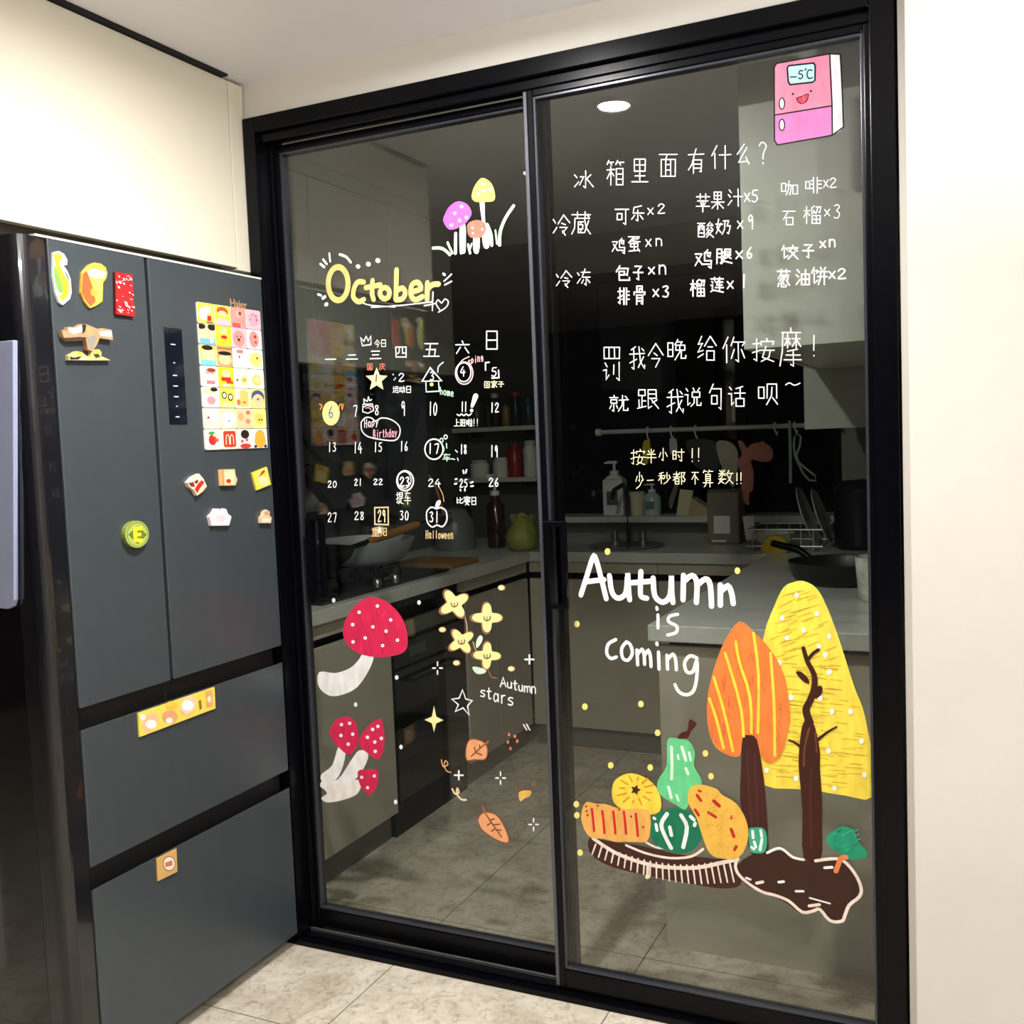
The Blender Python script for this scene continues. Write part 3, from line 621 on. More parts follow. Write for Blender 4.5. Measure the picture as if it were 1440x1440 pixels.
e.build('squash_drawing', label='long yellow painted squash with red flecks'); 
e = fig(0, 0, 6, [(836,712),(850,702),(890,704),(904,740),(896,792),(860,797),(840,785)], (64, 168, 132))
for p in ([(850,715),(852,740)], [(880,712),(884,735)], [(856,755),(862,775)], [(885,745),(878,785)], [(846,775),(855,782)]): e.line(p, 3.6, (235, 248, 240), False)
e.build('melon_drawing', label='small square blue green painted melon with white dashes')
e = fig(0, 0, 6, [(1125,750),(1140,722),(1160,712),(1178,698),(1215,702),(1238,728),(1244,752),(1280,795),(1268,816),(1215,820),(1180,800),(1150,782)], (36, 150, 112))
for i in range(16):
    x = random.uniform(1145, 1240); y = random.uniform(715, 800); e.line([(x, y), (x+16, y-8)], 1.1, random.choice([(20, 112, 84), (60, 180, 140)]), False)
o = e.build('tree_drawing', label='small green painted tree with an orange trunk'); e = DR(C6); e.layer = 34; e.line([(1200,812),(1182,815),(1172,838),(1162,864)], 6, (232, 132, 74)); e.build('trunk', o, 'orange trunk')
for x, y, c in ((220,250,C6),(430,240,C6),(493,348,C6),(672,425,C6),(317,470,C6),(465,478,C6),(693,511,C6),(188,616,C6),(190,657,C6),(202,797,C6),(305,895,C5),(792,967,C5),(190,1167,C5)):
    DR(c).dots([(x, y)], 11, (250, 232, 130), 13).build('painted_dot', label='small yellow painted dot')

# ================================================================== PAINTINGS OF THE LEFT DOOR
def DL(c): return Draw(d1, LG, *c)
K2 = (400, 60, 3.6); K3 = (400, 440, 3.6); K7 = (380, 780, 3.2727)
GOLD = (228, 196, 122)
d = DL(K2); d.line(ell(272, 1220, 50, 84, 22), 7.5, GOLD, True, True)
for pts in ([(402,1212),(372,1212),(352,1245),(350,1290),(376,1312),(402,1300)], [(446,1204),(444,1270),(452,1300)], [(412,1240),(486,1226)], ell(508,1268,24,28,12)+[(532,1268)], [(568,1150),(566,1230),(564,1300)], [(566,1258),(596,1242),(612,1266),(598,1296),(566,1302)], [(642,1262),(690,1246),(676,1214),(646,1226),(640,1275),(662,1302),(698,1286)], [(724,1216),(722,1298)], [(722,1252),(748,1226),(780,1222)]): d.line(pts, 6.6, GOLD)
d.build('painted_word', label='golden painted word October')
d = DL(K2)
for pts in ([(440,1340),(590,1330),(745,1312)], [(398,1318),(440,1330),(560,1338)], [(752,1262),(749,1356)], [(708,1332),(766,1320)], [(786,1352),(768,1322),(778,1302),(796,1318),(812,1298),(830,1312),(818,1340),(780,1364)]): d.line(pts, 1.4, WHT)
d.build('painted_flourish', label='white underline with a small heart below October')
d = DL(K2)
for pts, w in (([(182,1120),(202,1136)], 3.2), ([(196,1098),(214,1120)], 3.2), ([(227,1066),(232,1108)], 2.6), ([(280,1072),(312,1084),(336,1112)], 3.2), ([(370,1132),(376,1134)], 5), ([(422,1120),(428,1122)], 5.6), ([(470,1102),(476,1104)], 5.6), ([(805,1170),(812,1176)], 3), ([(846,1172),(808,1208)], 1.6), ([(812,1226),(846,1208)], 1.8), ([(170,1274),(186,1280)], 3), ([(194,1294),(206,1286)], 4), ([(210,1326),(214,1324)], 5)): d.line(pts, w, WHT)
d.build('painted_dashes', label='white dashes and dots around October')
def mush(crop, capname, pts, rgb, dots, dr, stem, stemrgb, label, parentlabel=None, layer=2, streak=None):
    e = DL(crop); e.layer = layer-1; e.fill(stem, stemrgb, True, 3); o = e.build('mushroom_drawing', label=label)
    e = DL(crop); e.layer = layer; e.fill(pts, rgb, True, 4); e.lift()
    if streak:
        xs = [p[0] for p in pts]; ys = [p[1] for p in pts]; cx, cy = sum(xs)/len(xs), sum(ys)/len(ys); rx, ry = (max(xs)-min(xs))/2, (max(ys)-min(ys))/2
        for i in range(streak):
            x = random.uniform(min(xs), max(xs)); y = random.uniform(min(ys), max(ys))
            if ((x-cx)/rx)**2 + ((y-cy)/ry)**2 < .62: e.line([(x, y), (x+random.uniform(-3, 3), y+random.uniform(8, 26))], .6, random.choice([tuple(int(v*.78) for v in rgb), tuple(min(255, int(v*1.1)+12) for v in rgb)]), False)
    e.lift().dots(dots, dr, WHT); e.build('cap', o)
    return o
mush(K2, '', [(805,905),(812,870),(835,830),(878,803),(925,818),(948,862),(925,905),(885,935),(835,946)], (192, 98, 200), [(897,830),(862,864),(887,900),(922,885),(846,924)], 9, [(888,925),(915,920),(918,990),(916,1060),(900,1068),(888,1060)], WHT, 'small white stalked mushroom with a purple spotted cap')
mush(K2, '', [(948,785),(958,735),(985,695),(1010,685),(1048,712),(1066,765),(1058,802),(1000,806),(970,806)], (232, 188, 104), [(1008,715),(982,770),(1040,745),(1008,750)], 9, [(988,800),(1012,800),(1016,905),(1036,960),(1036,1034),(1010,1036),(998,960),(1000,905)], WHT, 'tall white stalked mushroom with a yellow cap')
mush(K2, '', [(926,955),(930,915),(972,898),(1012,910),(1020,950),(998,984),(960,990),(938,982)], (156, 114, 94), [(952,938),(955,965),(1002,945)], 6, [(958,985),(988,985),(984,1060),(966,1068),(956,1045)], WHT, 'short white stalked mushroom with a brown cap', layer=4)
d = DL(K2)
for pts, w, c in (([(752,1040),(800,1042),(838,1074)], 3.6, (205,240,190)), ([(826,1012),(850,1066)], 3, (205,240,190)), ([(867,966),(866,1066)], 4, WHT), ([(930,1022),(940,1066)], 3, WHT), ([(948,1018),(938,1050)], 2, WHT), ([(1026,920),(1046,970),(1050,1026)], 3.6, (225,246,215)), ([(1068,950),(1076,1018)], 2.4, (170,220,160)), ([(1160,826),(1118,890),(1092,960),(1090,1024)], 4, (214,244,196))): d.line(pts, w, c)
d.build('grass_drawing', label='pale green painted grass blades beside the three small mushrooms')

# calendar
for ch, a, b, c, e_ in (('一',205,222,262,248),('二',312,200,372,246),('三',432,188,490,240),('四',558,163,622,230),('五',702,148,785,226),('六',865,140,938,208),('日',1015,88,1085,188)):
    DL(K3).glyph(ch, a, b, c, e_, 1.9, WHT).build('weekday_sign', label='white handwritten weekday sign')
NUM = {2:(575,303,615,350),3:(735,295,765,345),4:(890,268,922,322),5:(1045,272,1085,325),7:(346,463,377,528),8:(455,462,486,520),9:(588,442,620,524),10:(728,448,778,522),11:(893,448,927,502),12:(1040,452,1090,506),
 13:(218,653,267,706),14:(348,652,397,712),15:(450,652,500,706),16:(583,648,630,702),17:(722,658,792,714),18:(888,664,927,716),19:(1040,668,1086,732),20:(218,848,270,886),21:(353,838,396,876),22:(450,838,502,872),23:(583,828,640,882),24:(726,838,797,882),25:(886,838,932,886),26:(1033,833,1092,882),
 27:(218,1008,270,1062),28:(353,1003,410,1050),29:(472,993,517,1062),30:(583,998,634,1052),31:(733,1003,787,1064)}
deco = {}
def date(n, w=1.7, col=WHT, d=None, label=None, box=None):
    d = d or DL(K3); x0, y0, x1, y1 = box or NUM[n]; s_ = str(n); k = len(s_)
    for i, ch in enumerate(s_): d.glyph(ch, x0+(x1-x0)*i/k, y0, x0+(x1-x0)*(i+.86)/k, y1, w, col)
    d.build('calendar_date', label=label or 'white handwritten date %d' % n)
def star(cx, cy, R, r, n=5, a0=-math.pi/2, sy=1): return [(cx+(R if k % 2 == 0 else r)*math.cos(a0+k*math.pi/n), cy+(R if k % 2 == 0 else r)*math.sin(a0+k*math.pi/n)*sy) for k in range(2*n)]
ORG = (240, 150, 90)
d = DL(K3).fill(star(467, 338, 58, 26, 5, -math.pi/2, 1.08), (250, 244, 170), False); d.lift().line([(466,312),(464,348)], 1.8, (70, 66, 40), False); d.words([('国',418,255,448,290),('庆',480,255,510,290)], 1.0, (240, 130, 100)); d.build('calendar_date', label='date 1 inside a pale yellow star')
d = DL(K3); d.dots([(550,312),(562,330),(556,338)], 3.5, WHT); d.words([('运',548,368,580,405),('动',580,368,612,405),('日',616,370,642,405)], 1.2, WHT); date(2, d=d, label='date 2 with a small white note below')
d = DL(K3); d.line([(738,278),(697,346),(796,344),(738,278)], 1.8, WHT, False).line([(716,346),(718,400),(784,396),(780,345)], 1.5, (190, 235, 215), False).line([(776,300),(780,272),(804,250)], 1.5, (190, 235, 215)).spread('home', 785, 395, 858, 405, 42, 1.3, (190, 240, 200)).dots([(745,362)], 10, (230, 214, 110)); date(3, d=d, label='date 3 inside a drawn house with the word home')
d = DL(K3); d.line(ell(910, 305, 44, 56, 20), 1.6, PINKL, True, True).line(ell(908, 300, 36, 48, 20), 1.4, WHT, True, True).line([(868,280),(900,240),(935,222)], 1.2, PINKL).spread('sping', 928, 245, 1008, 225, 40, 1.2, PINKL); date(4, d=d, label='date 4 in a double pink and white circle')
d = DL(K3); d.line([(1018,290),(1018,252),(1036,250)], 1.6, WHT, False).line([(1050,330),(1086,328),(1084,290)], 1.6, WHT, False).words([('回',1010,345,1042,380),('家',1045,343,1078,380),('子',1080,345,1112,376)], 1.2, CRM); date(5, d=d, label='date 5 with corner brackets and a cream note')
d = DL(K3).fill(ell(236, 508, 44, 62, 20), (250, 240, 150), True, 1); d.lift().glyph('6', 220, 468, 252, 536, 2.2, (60, 110, 160)); d.line([(178,462),(190,470),(182,488)], 1.8, ORG).line([(276,488),(280,465),(290,465),(292,490),(298,462)], 1.4, ORG); d.build('calendar_date', label='date 6 on a pale yellow full moon')
date(7)
d = DL(K3); d.line([(398,462),(396,500),(422,508),(452,494),(446,462),(398,462)], 1.3, WHT, False).line([(400,478),(420,468),(448,476)], 1.2, WHT).line([(405,458),(402,436),(420,448),(425,424),(432,444),(442,438)], 1.3, WHT).line([(412,482),(428,480),(438,490)], 1.2, (250, 170, 190)); date(8, d=d, label='date 8 beside a small drawn cake')
d = DL(K3); d.line([(388,555),(410,530),(440,532),(462,548),(490,532),(540,540),(582,575),(582,620),(555,646),(480,640),(420,625),(392,595),(388,555)], 1.5, WHT).spread('Hapy', 402, 560, 478, 556, 46, 1.3, (250, 225, 235)).spread('Birthday', 448, 612, 572, 608, 46, 1.3, (250, 170, 190)); d.build('birthday_note', label='pink words Happy Birthday inside a white cloud')
date(9); date(10)
d = DL(K3); d.line([(968,422),(958,450),(950,472)], 7, WHT, False, False, 4).dots([(948,494)], 9, WHT).line([(874,514),(886,520),(896,512),(908,520),(920,512),(932,520),(946,510)], 1.6, WHT).words([('上',858,535,886,576),('班',888,535,918,576),('啦',920,535,952,576),('!',954,535,966,574),('!',970,535,984,572)], 1.2, (226, 244, 220)); date(11, d=d, label='date 11 with a thick exclamation mark and a note')
date(12); 
for n in (13, 14, 15, 16): date(n)
d = DL(K3); d.line(ell(757, 690, 46, 51, 22), 1.8, WHT, True, True).line(ell(795, 645, 8, 10, 10), 1.3, (190, 240, 200), True, True).line(ell(816, 628, 8, 10, 10), 1.3, WHT, True, True).line([(800,668),(808,690),(800,712)], 1.4, (190, 240, 200)).line([(820,660),(822,684)], 1.4, (190, 240, 200)).glyph('车', 800, 712, 842, 752, 1.4, (190, 240, 200)).line([(846,738),(862,742)], 1.4, (190, 240, 200)).line([(866,695),(876,705)], 1.4, (200, 220, 240)).line([(876,735),(880,748)], 1.3, (200, 220, 240)); date(17, 2.0, d=d, label='date 17 in a white circle with green doodles')
for n in (18, 19, 20, 21, 22): date(n)
d = DL(K3); d.line(ell(611, 850, 42, 50, 22), 2.0, WHT, True, True).line(ell(607, 846, 34, 42, 20), 1.2, WHT, True, True).words([('提',565,905,602,968),('车',606,903,640,970)], 1.4, WHT); date(23, 2.4, d=d, label='date 23 in a double white circle with a note below')
date(24)
d = DL(K3)
for p in ([(905,798),(908,812)], [(922,794),(918,810)], [(866,842),(872,840)], [(862,866),(872,864)], [(942,860),(954,856)], [(944,878),(956,876)], [(890,894),(892,900)], [(914,890),(914,900)]): d.line(p, 2, WHT, False)
d.words([('比',870,932,904,966),('赛',906,928,942,974),('日',946,932,972,972)], 1.4, WHT); date(25, d=d, label='date 25 drawn as a sun with a note below')
for n in (26, 27, 28): date(n)
d = DL(K3); d.line([(457,986),(525,984),(526,1072),(458,1070),(457,986)], 1.8, (246, 206, 160), False).words([('重',440,1085,484,1132),('阳',486,1085,520,1130)], 1.3, (246, 206, 150)); date(29, 1.9, CRM, d=d, label='date 29 in an orange square with a note below')
date(30)
d = DL(K3); d.line([(770,992),(742,984),(720,1010),(724,1060),(748,1084),(772,1074),(800,1082),(822,1050),(818,1004),(794,986),(770,992)], 1.8, WHT).fill([(764,982),(770,956),(784,948),(792,956),(780,984)], WHT).line([(782,880),(800,915),(808,955)], 1.0, (222, 170, 120)).spread('Halloween', 714, 1122, 856, 1124, 46, 1.2, (246, 206, 150)); date(31, 2.0, d=d, label='date 31 inside a white pumpkin with the word Halloween')
d = DL(K3); d.line([(385,125),(395,166),(438,160),(438,116),(424,142),(414,118),(402,144),(385,125)], 1.5, WHT, False).words([('今',455,135,485,176),('日',488,135,516,172)], 1.1, (236, 246, 220)); d.build('crown_drawing', label='small white drawn crown above the weekday signs')

# red mushrooms, flowers, leaves
RED = (218, 42, 84)
mush(K7, '', [(336,372),(345,305),(388,238),(455,196),(535,216),(600,280),(630,360),(626,436),(565,466),(455,468),(372,432)], RED, [(494,236),(410,265),(555,300),(380,322),(473,332),(534,352),(438,383),(382,401),(586,393),(518,418)], 8.5, [(425,460),(475,465),(455,530),(400,610),(330,645),(270,648),(222,605),(226,540),(300,545),(370,520),(410,480)], (246, 243, 238), 'large red spotted mushroom with a curved white stalk', streak=110)
mush(K7, '', [(273,815),(308,757),(366,748),(398,785),(406,850),(386,905),(350,916),(298,866)], RED, [(328,782),(366,776),(326,832),(380,826),(360,872)], 8.5, [(315,880),(346,895),(336,970),(302,1035),(240,1042),(236,1010),(285,970)], (248, 244, 238), 'tall red spotted mushroom, left of the cluster of three', streak=30)
mush(K7, '', [(505,755),(524,808),(525,880),(500,940),(455,918),(408,868),(440,800)], RED, [(472,804),(496,790),(448,840),(512,845),(482,862),(484,905)], 8.5, [(410,900),(452,918),(432,980),(395,1030),(340,1062),(240,1075),(240,1040),(310,1035),(370,950)], (248, 244, 238), 'red mushroom with a pointed cap, right of the cluster of three', layer=4, streak=30)
mush(K7, '', [(406,995),(450,988),(492,990),(497,1042),(482,1082),(458,1106),(426,1080),(408,1040)], RED, [(422,1024),(480,1018),(449,1072)], 8, [(412,1040),(418,1068),(395,1105),(330,1130),(262,1140),(235,1120),(262,1098),(246,1066),(340,1052),(380,1036)], (246, 236, 228), 'small red mushroom at the foot of the cluster of three', layer=6)
for x, y in ((292,210),(685,220),(582,565),(393,690),(602,885),(577,1138)): DL(K7).dots([(x, y)], 8.5, WHT, 11).build('painted_dot', label='small white painted dot')
def flower(cx, cy, R, rot, label):
    lob = lambda k, n=48: [(cx+R*k*(.74+.26*math.cos(4*(2*math.pi*i/n)))*math.cos(2*math.pi*i/n+rot)*1.02, cy+R*k*(.74+.26*math.cos(4*(2*math.pi*i/n)))*math.sin(2*math.pi*i/n+rot)) for i in range(n)]
    e = DL(K7); e.fill([(x-3, y+1) for x, y in lob(1.13)], (150, 104, 76), False); e.lift().fill(lob(1), (250, 238, 160), False); e.lift()
    e.line([(cx-14, cy-4), (cx-12, cy+8), (cx, cy+14), (cx+14, cy+6), (cx+14, cy-6)], 1.5, (120, 84, 60)).line([(cx, cy-4), (cx, cy+10)], 1.2, (120, 84, 60)); e.build('flower_drawing', label=label)
flower(848, 226, 70, .9+.1, 'pale yellow four petalled flower, uppermost of four')
flower(998, 290, 68, 0.0, 'pale yellow four petalled flower, right of the stem')
flower(880, 398, 62, .95, 'pale yellow four petalled flower, left of the stem')
flower(998, 464, 62, .05, 'pale yellow four petalled flower, lowest of four')
d = DL(K7); d.line([(897,290),(905,325),(906,356)], 1.3, (214, 170, 120)).line([(934,402),(942,430),(952,448)], 1.3, (214, 170, 120)).line([(1004,534),(1018,562),(1042,568)], 1.3, (150, 110, 90)); d.fill([(950,430),(948,400),(964,372),(978,380),(972,405)], (222, 240, 214)).fill([(930,520),(950,516),(992,530),(985,546),(950,548)], (214, 238, 214)); d.build('flower_stem_drawing', label='thin brown painted stem with two pale green leaves')
for x, y in ((1065,152),(793,345),(858,498),(1110,525)):
    e = DL(K7); e.fill(ell(x, y, 19, 15, 10), (140, 104, 70), False); e.lift().fill(ell(x-1, y, 15, 11, 10), (250, 236, 180), False); e.build('painted_dot', label='pale yellow painted dot with a brown edge')
for x, y in ((770,522),(1060,1028),(1212,1242)):
    e = DL(K7)
    for dx, dy in ((0, -1), (0, 1), (-1, 0), (1, 0)): e.line([(x+dx*10, y+dy*12), (x+dx*22, y+dy*28)], 2, WHT, False)
    e.build('sparkle_drawing', label='sparkle of four white dashes')
for x, y, r in ((1193,482,20),(868,1015,20)):
    e = DL(K7); e.line([(x, y-r), (x, y+r)], 2.4, WHT, False).line([(x-r, y), (x+r, y)], 2.2, WHT, False); e.build('sparkle_drawing', label='small white painted cross')
d = DL(K7); d.line([(885,622),(870,660),(836,665),(866,690),(852,722),(888,705),(915,738),(908,696),(930,672),(900,664),(885,622)], 1.8, WHT, False); d.build('star_drawing', label='white outlined five pointed star')
d = DL(K7); d.fill([(754,694),(764,745),(798,762),(764,776),(754,818),(744,776),(710,760),(744,745)], (250, 240, 170), False); d.build('star_drawing', label='pale yellow four pointed star')
d = DL(K7); d.line([(1166,782),(1180,806)], 1.8, WHT).line([(1180,780),(1194,806)], 1.8, WHT); d.build('painted_dashes', label='two slanting white dashes near the middle stile')
d = DL(K7); d.dots([(1099,828),(1126,836),(1094,862),(1137,858),(1106,892)], 6, (222, 130, 100), 9); d.build('painted_dots', label='ring of five small orange painted dots')
def leaf(pts, veins, tail, label):
    e = DL(K7); e.line(pts, 3, (150, 84, 56), True, True); e.lift().fill(pts, (240, 168, 118)); e.lift()
    for v in veins: e.line(v, 1.6, (130, 66, 44), False)
    e.line(tail, 2.6, (170, 100, 66)); e.build('leaf_drawing', label=label)
leaf([(905,942),(906,880),(930,850),(985,868),(998,905),(986,940),(940,940)], [[(925,928),(998,862)], [(945,908),(940,886)], [(950,912),(975,922)], [(965,890),(964,875)]], [(985,876),(1004,860)], 'orange painted leaf with a flat base, upper of two')
leaf([(960,1232),(965,1205),(990,1188),(1040,1200),(1080,1262),(1096,1320),(1050,1314),(985,1272)], [[(990,1190),(1065,1300)], [(1010,1222),(1032,1216)], [(1024,1244),(1056,1240)], [(1040,1266),(1062,1268)], [(1016,1234),(1000,1245)], [(1035,1262),(1018,1272)]], [(992,1192),(978,1160)], 'long orange painted leaf, lower of two')
d = DL(K7); d.line([(788,944),(796,975),(818,965),(808,948),(800,968),(812,995),(832,1002)], 1.6, (224, 164, 110)); d.build('curl_drawing', label='tan painted curl, upper of two')
d = DL(K7); d.line([(838,1078),(850,1100),(868,1095),(862,1076),(858,1100),(880,1126),(902,1128)], 2.4, (250, 226, 180)); d.build('curl_drawing', label='cream painted curl, lower of two')
d = DL(K7); d.line([(1130,1036),(1136,1066),(1152,1084)], 2.4, (120, 80, 56)).line([(1152,1084),(1200,1078)], 2, (120, 80, 56)).fill(ell(1215,1054,11,13,10), (140, 94, 66)).fill([(1146,1092),(1198,1086),(1196,1110),(1170,1122),(1150,1134)], (236, 190, 96)); d.build('acorn_drawing', label='small brown and yellow painted acorn')
DL(K7).words([('A',1058,562,1086,610),('u',1088,572,1116,618),('t',1116,575,1140,626),('u',1140,585,1166,632),('m',1166,588,1200,636),('n',1200,592,1226,642)], 2.2, WHT).build('painted_word', label='small white painted word Autumn')
DL(K7).words([('s',962,606,994,658),('t',994,608,1022,668),('a',1024,620,1056,682),('r',1060,626,1086,688),('s',1088,636,1124,698)], 2.2, WHT).build('painted_word', label='small white painted word stars')

# ================================================================== REFRIGERATOR
XF = .030                                   # plane of the door fronts
YN, YF, YS = -.690, .008, -.412             # near edge, far edge, gap between the doors
ZT = 1.868
fr = thing('refrigerator', (-.30, -.36, 0), 'dark grey four door refrigerator covered in magnets beside the sliding doors', 'refrigerator')
q = MB(); q.box((-.64, YN-.075, .03), (-.035, YF, ZT-.012), gloss_black); q.build('body', fr, .006)
q = MB(); prof = []
for i in range(9): 
    a = math.pi/2*i/8; prof.append((XF-.03+.03*math.cos(a), YN-.046-.03*math.sin(a)))
poly = [(XF-.004, YN-.003)] + prof + [(-.036, YN-.076), (-.036, YN-.003)]
q.prism(poly, lambda u, v, w: (u, v, .035+w), ZT-.035, M_('dark_glass_edge', (20, 20, 25), .16, coat=.4)); q.build('edge_trim', fr)
q = MB(); q.box((-.034, YN, .04), (-.004, YF-.002, ZT-.02), dark_m); q.build('door_recess', fr)
def fdoor(name, y0, y1, z0, z1, chamf_top=False, chamf_bot=False):
    q = MB(); c = .018
    poly = [(XF, z0), (XF, z1), (-.003, z1-(c if chamf_top else 0)), (-.003, z0+(c if chamf_bot else 0))]
    q.prism(poly, lambda u, v, w: (u, y0+w, v), y1-y0, fridge_m); return q.build(name, fr, .0025)
dl = fdoor('door', YN, YS-.005, .862, ZT, chamf_bot=True)
dr = fdoor('door', YS+.005, YF, .862, ZT, chamf_bot=True)
fdoor('drawer', YN, YF, .508, .816, chamf_top=True); fdoor('drawer', YN, YF, .035, .459, chamf_top=True)
q = MB(); q.box((XF-.03, YN-.03, ZT+.0005), (XF+.001, YF, ZT+.005), M_('pale_top_edge', (226, 224, 214), .3)); q.build('top_edge', fr)
for x in (-.05, -.60):
    for y in (YN-.02, YF-.06): q = MB(); q.lathe([(.02, 0), (.02, .034)], dark_m, (x, y, 0), 12); q.build('foot', fr)
def fp(px, py, x=XF): 
    p = pix(px, py, 0, x); return p.y, p.z
a = fp(229, 461); b = fp(256, 597)
ya, yb = fp(231, 480)[0], fp(261, 560)[0]
q = MB(); q.box((XF-.001, ya, fp(263, 597)[1]), (XF+.0012, yb, fp(240, 461)[1]), M_('black_glass_panel', (14, 18, 30), .1)); cp_ = q.build('control_panel', dr, .0004)
z0 = fp(240, 461)[1]; z1 = fp(263, 597)[1]; ym = (ya+yb)/2
for f, w in ((.17, .016), (.36, .006), (.49, .014), (.60, .016), (.71, .016), (.81, .005), (.92, .013)): q = MB(); q.box((XF+.0012, ym-w/2-.003, z0+(z1-z0)*f-.0014), (XF+.0016, ym+w/2-.003, z0+(z1-z0)*f+.0014), M_('panel_print', (190, 194, 200), .5)); q.build('touch_key', cp_)
# badge
fc = bpy.data.curves.new('badge', 'FONT'); fc.body = 'Haier'; fc.size = .03; fc.extrude = .0006
to = bpy.data.objects.new('badge_tmp', fc); COL.objects.link(to); bpy.context.view_layer.update()
dg = bpy.context.evaluated_depsgraph_get(); me = bpy.data.meshes.new_from_object(to.evaluated_get(dg)); bpy.data.objects.remove(to)
me.materials.append(M_('gold_badge', (226, 178, 128), .3, metal=.4)); bo = bpy.data.objects.new('brand_badge', me); COL.objects.link(bo); bo.parent = dr
by, bz = fp(323, 431)
bo.matrix_local = Matrix.Translation(Vector((XF+.0008, by, bz)) - WORLD[dr]) @ Matrix(((0,0,1,0),(1,0,0,0),(0,1,0,0),(0,0,0,1)))
bo['label'] = 'small golden lettering on the right door'

# ------------------------------------------------------------------ magnets: local (u along +y, v up) on the door face
def mg(rgb, rough=.4): return mat('print_%d_%d_%d' % rgb, rgb, rough, var=.05, scale=80)
def magnet(name, label, cat, outline, base, art, th=.004, group=None, edge=None):
    "outline and art in metres about the magnet centre: art = (points, colour)"
    cy, cz, pts = outline
    q = MB(); to = lambda u, v, w: (XF+.0003+w, cy+u, cz+v)
    q.prism(pts, to, th, mg(edge or base)); q.flat(pts, lambda u, v, w: to(u*.985, v*.985, w), th+.0002, mg(base))
    for k, (p, c) in enumerate(art): q.flat(p, to, th+.0004+.00012*k, mg(c))
    return tag(q.build(name), label, cat, group)
def rr(w, h, r, n=3):
    o = []
    for cx, cy, a0 in ((w/2-r, h/2-r, 0), (-w/2+r, h/2-r, 90), (-w/2+r, -h/2+r, 180), (w/2-r, -h/2+r, 270)):
        for i in range(n+1): a = math.radians(a0+90*i/n); o.append((cx+r*math.cos(a), cy+r*math.sin(a)))
    return o
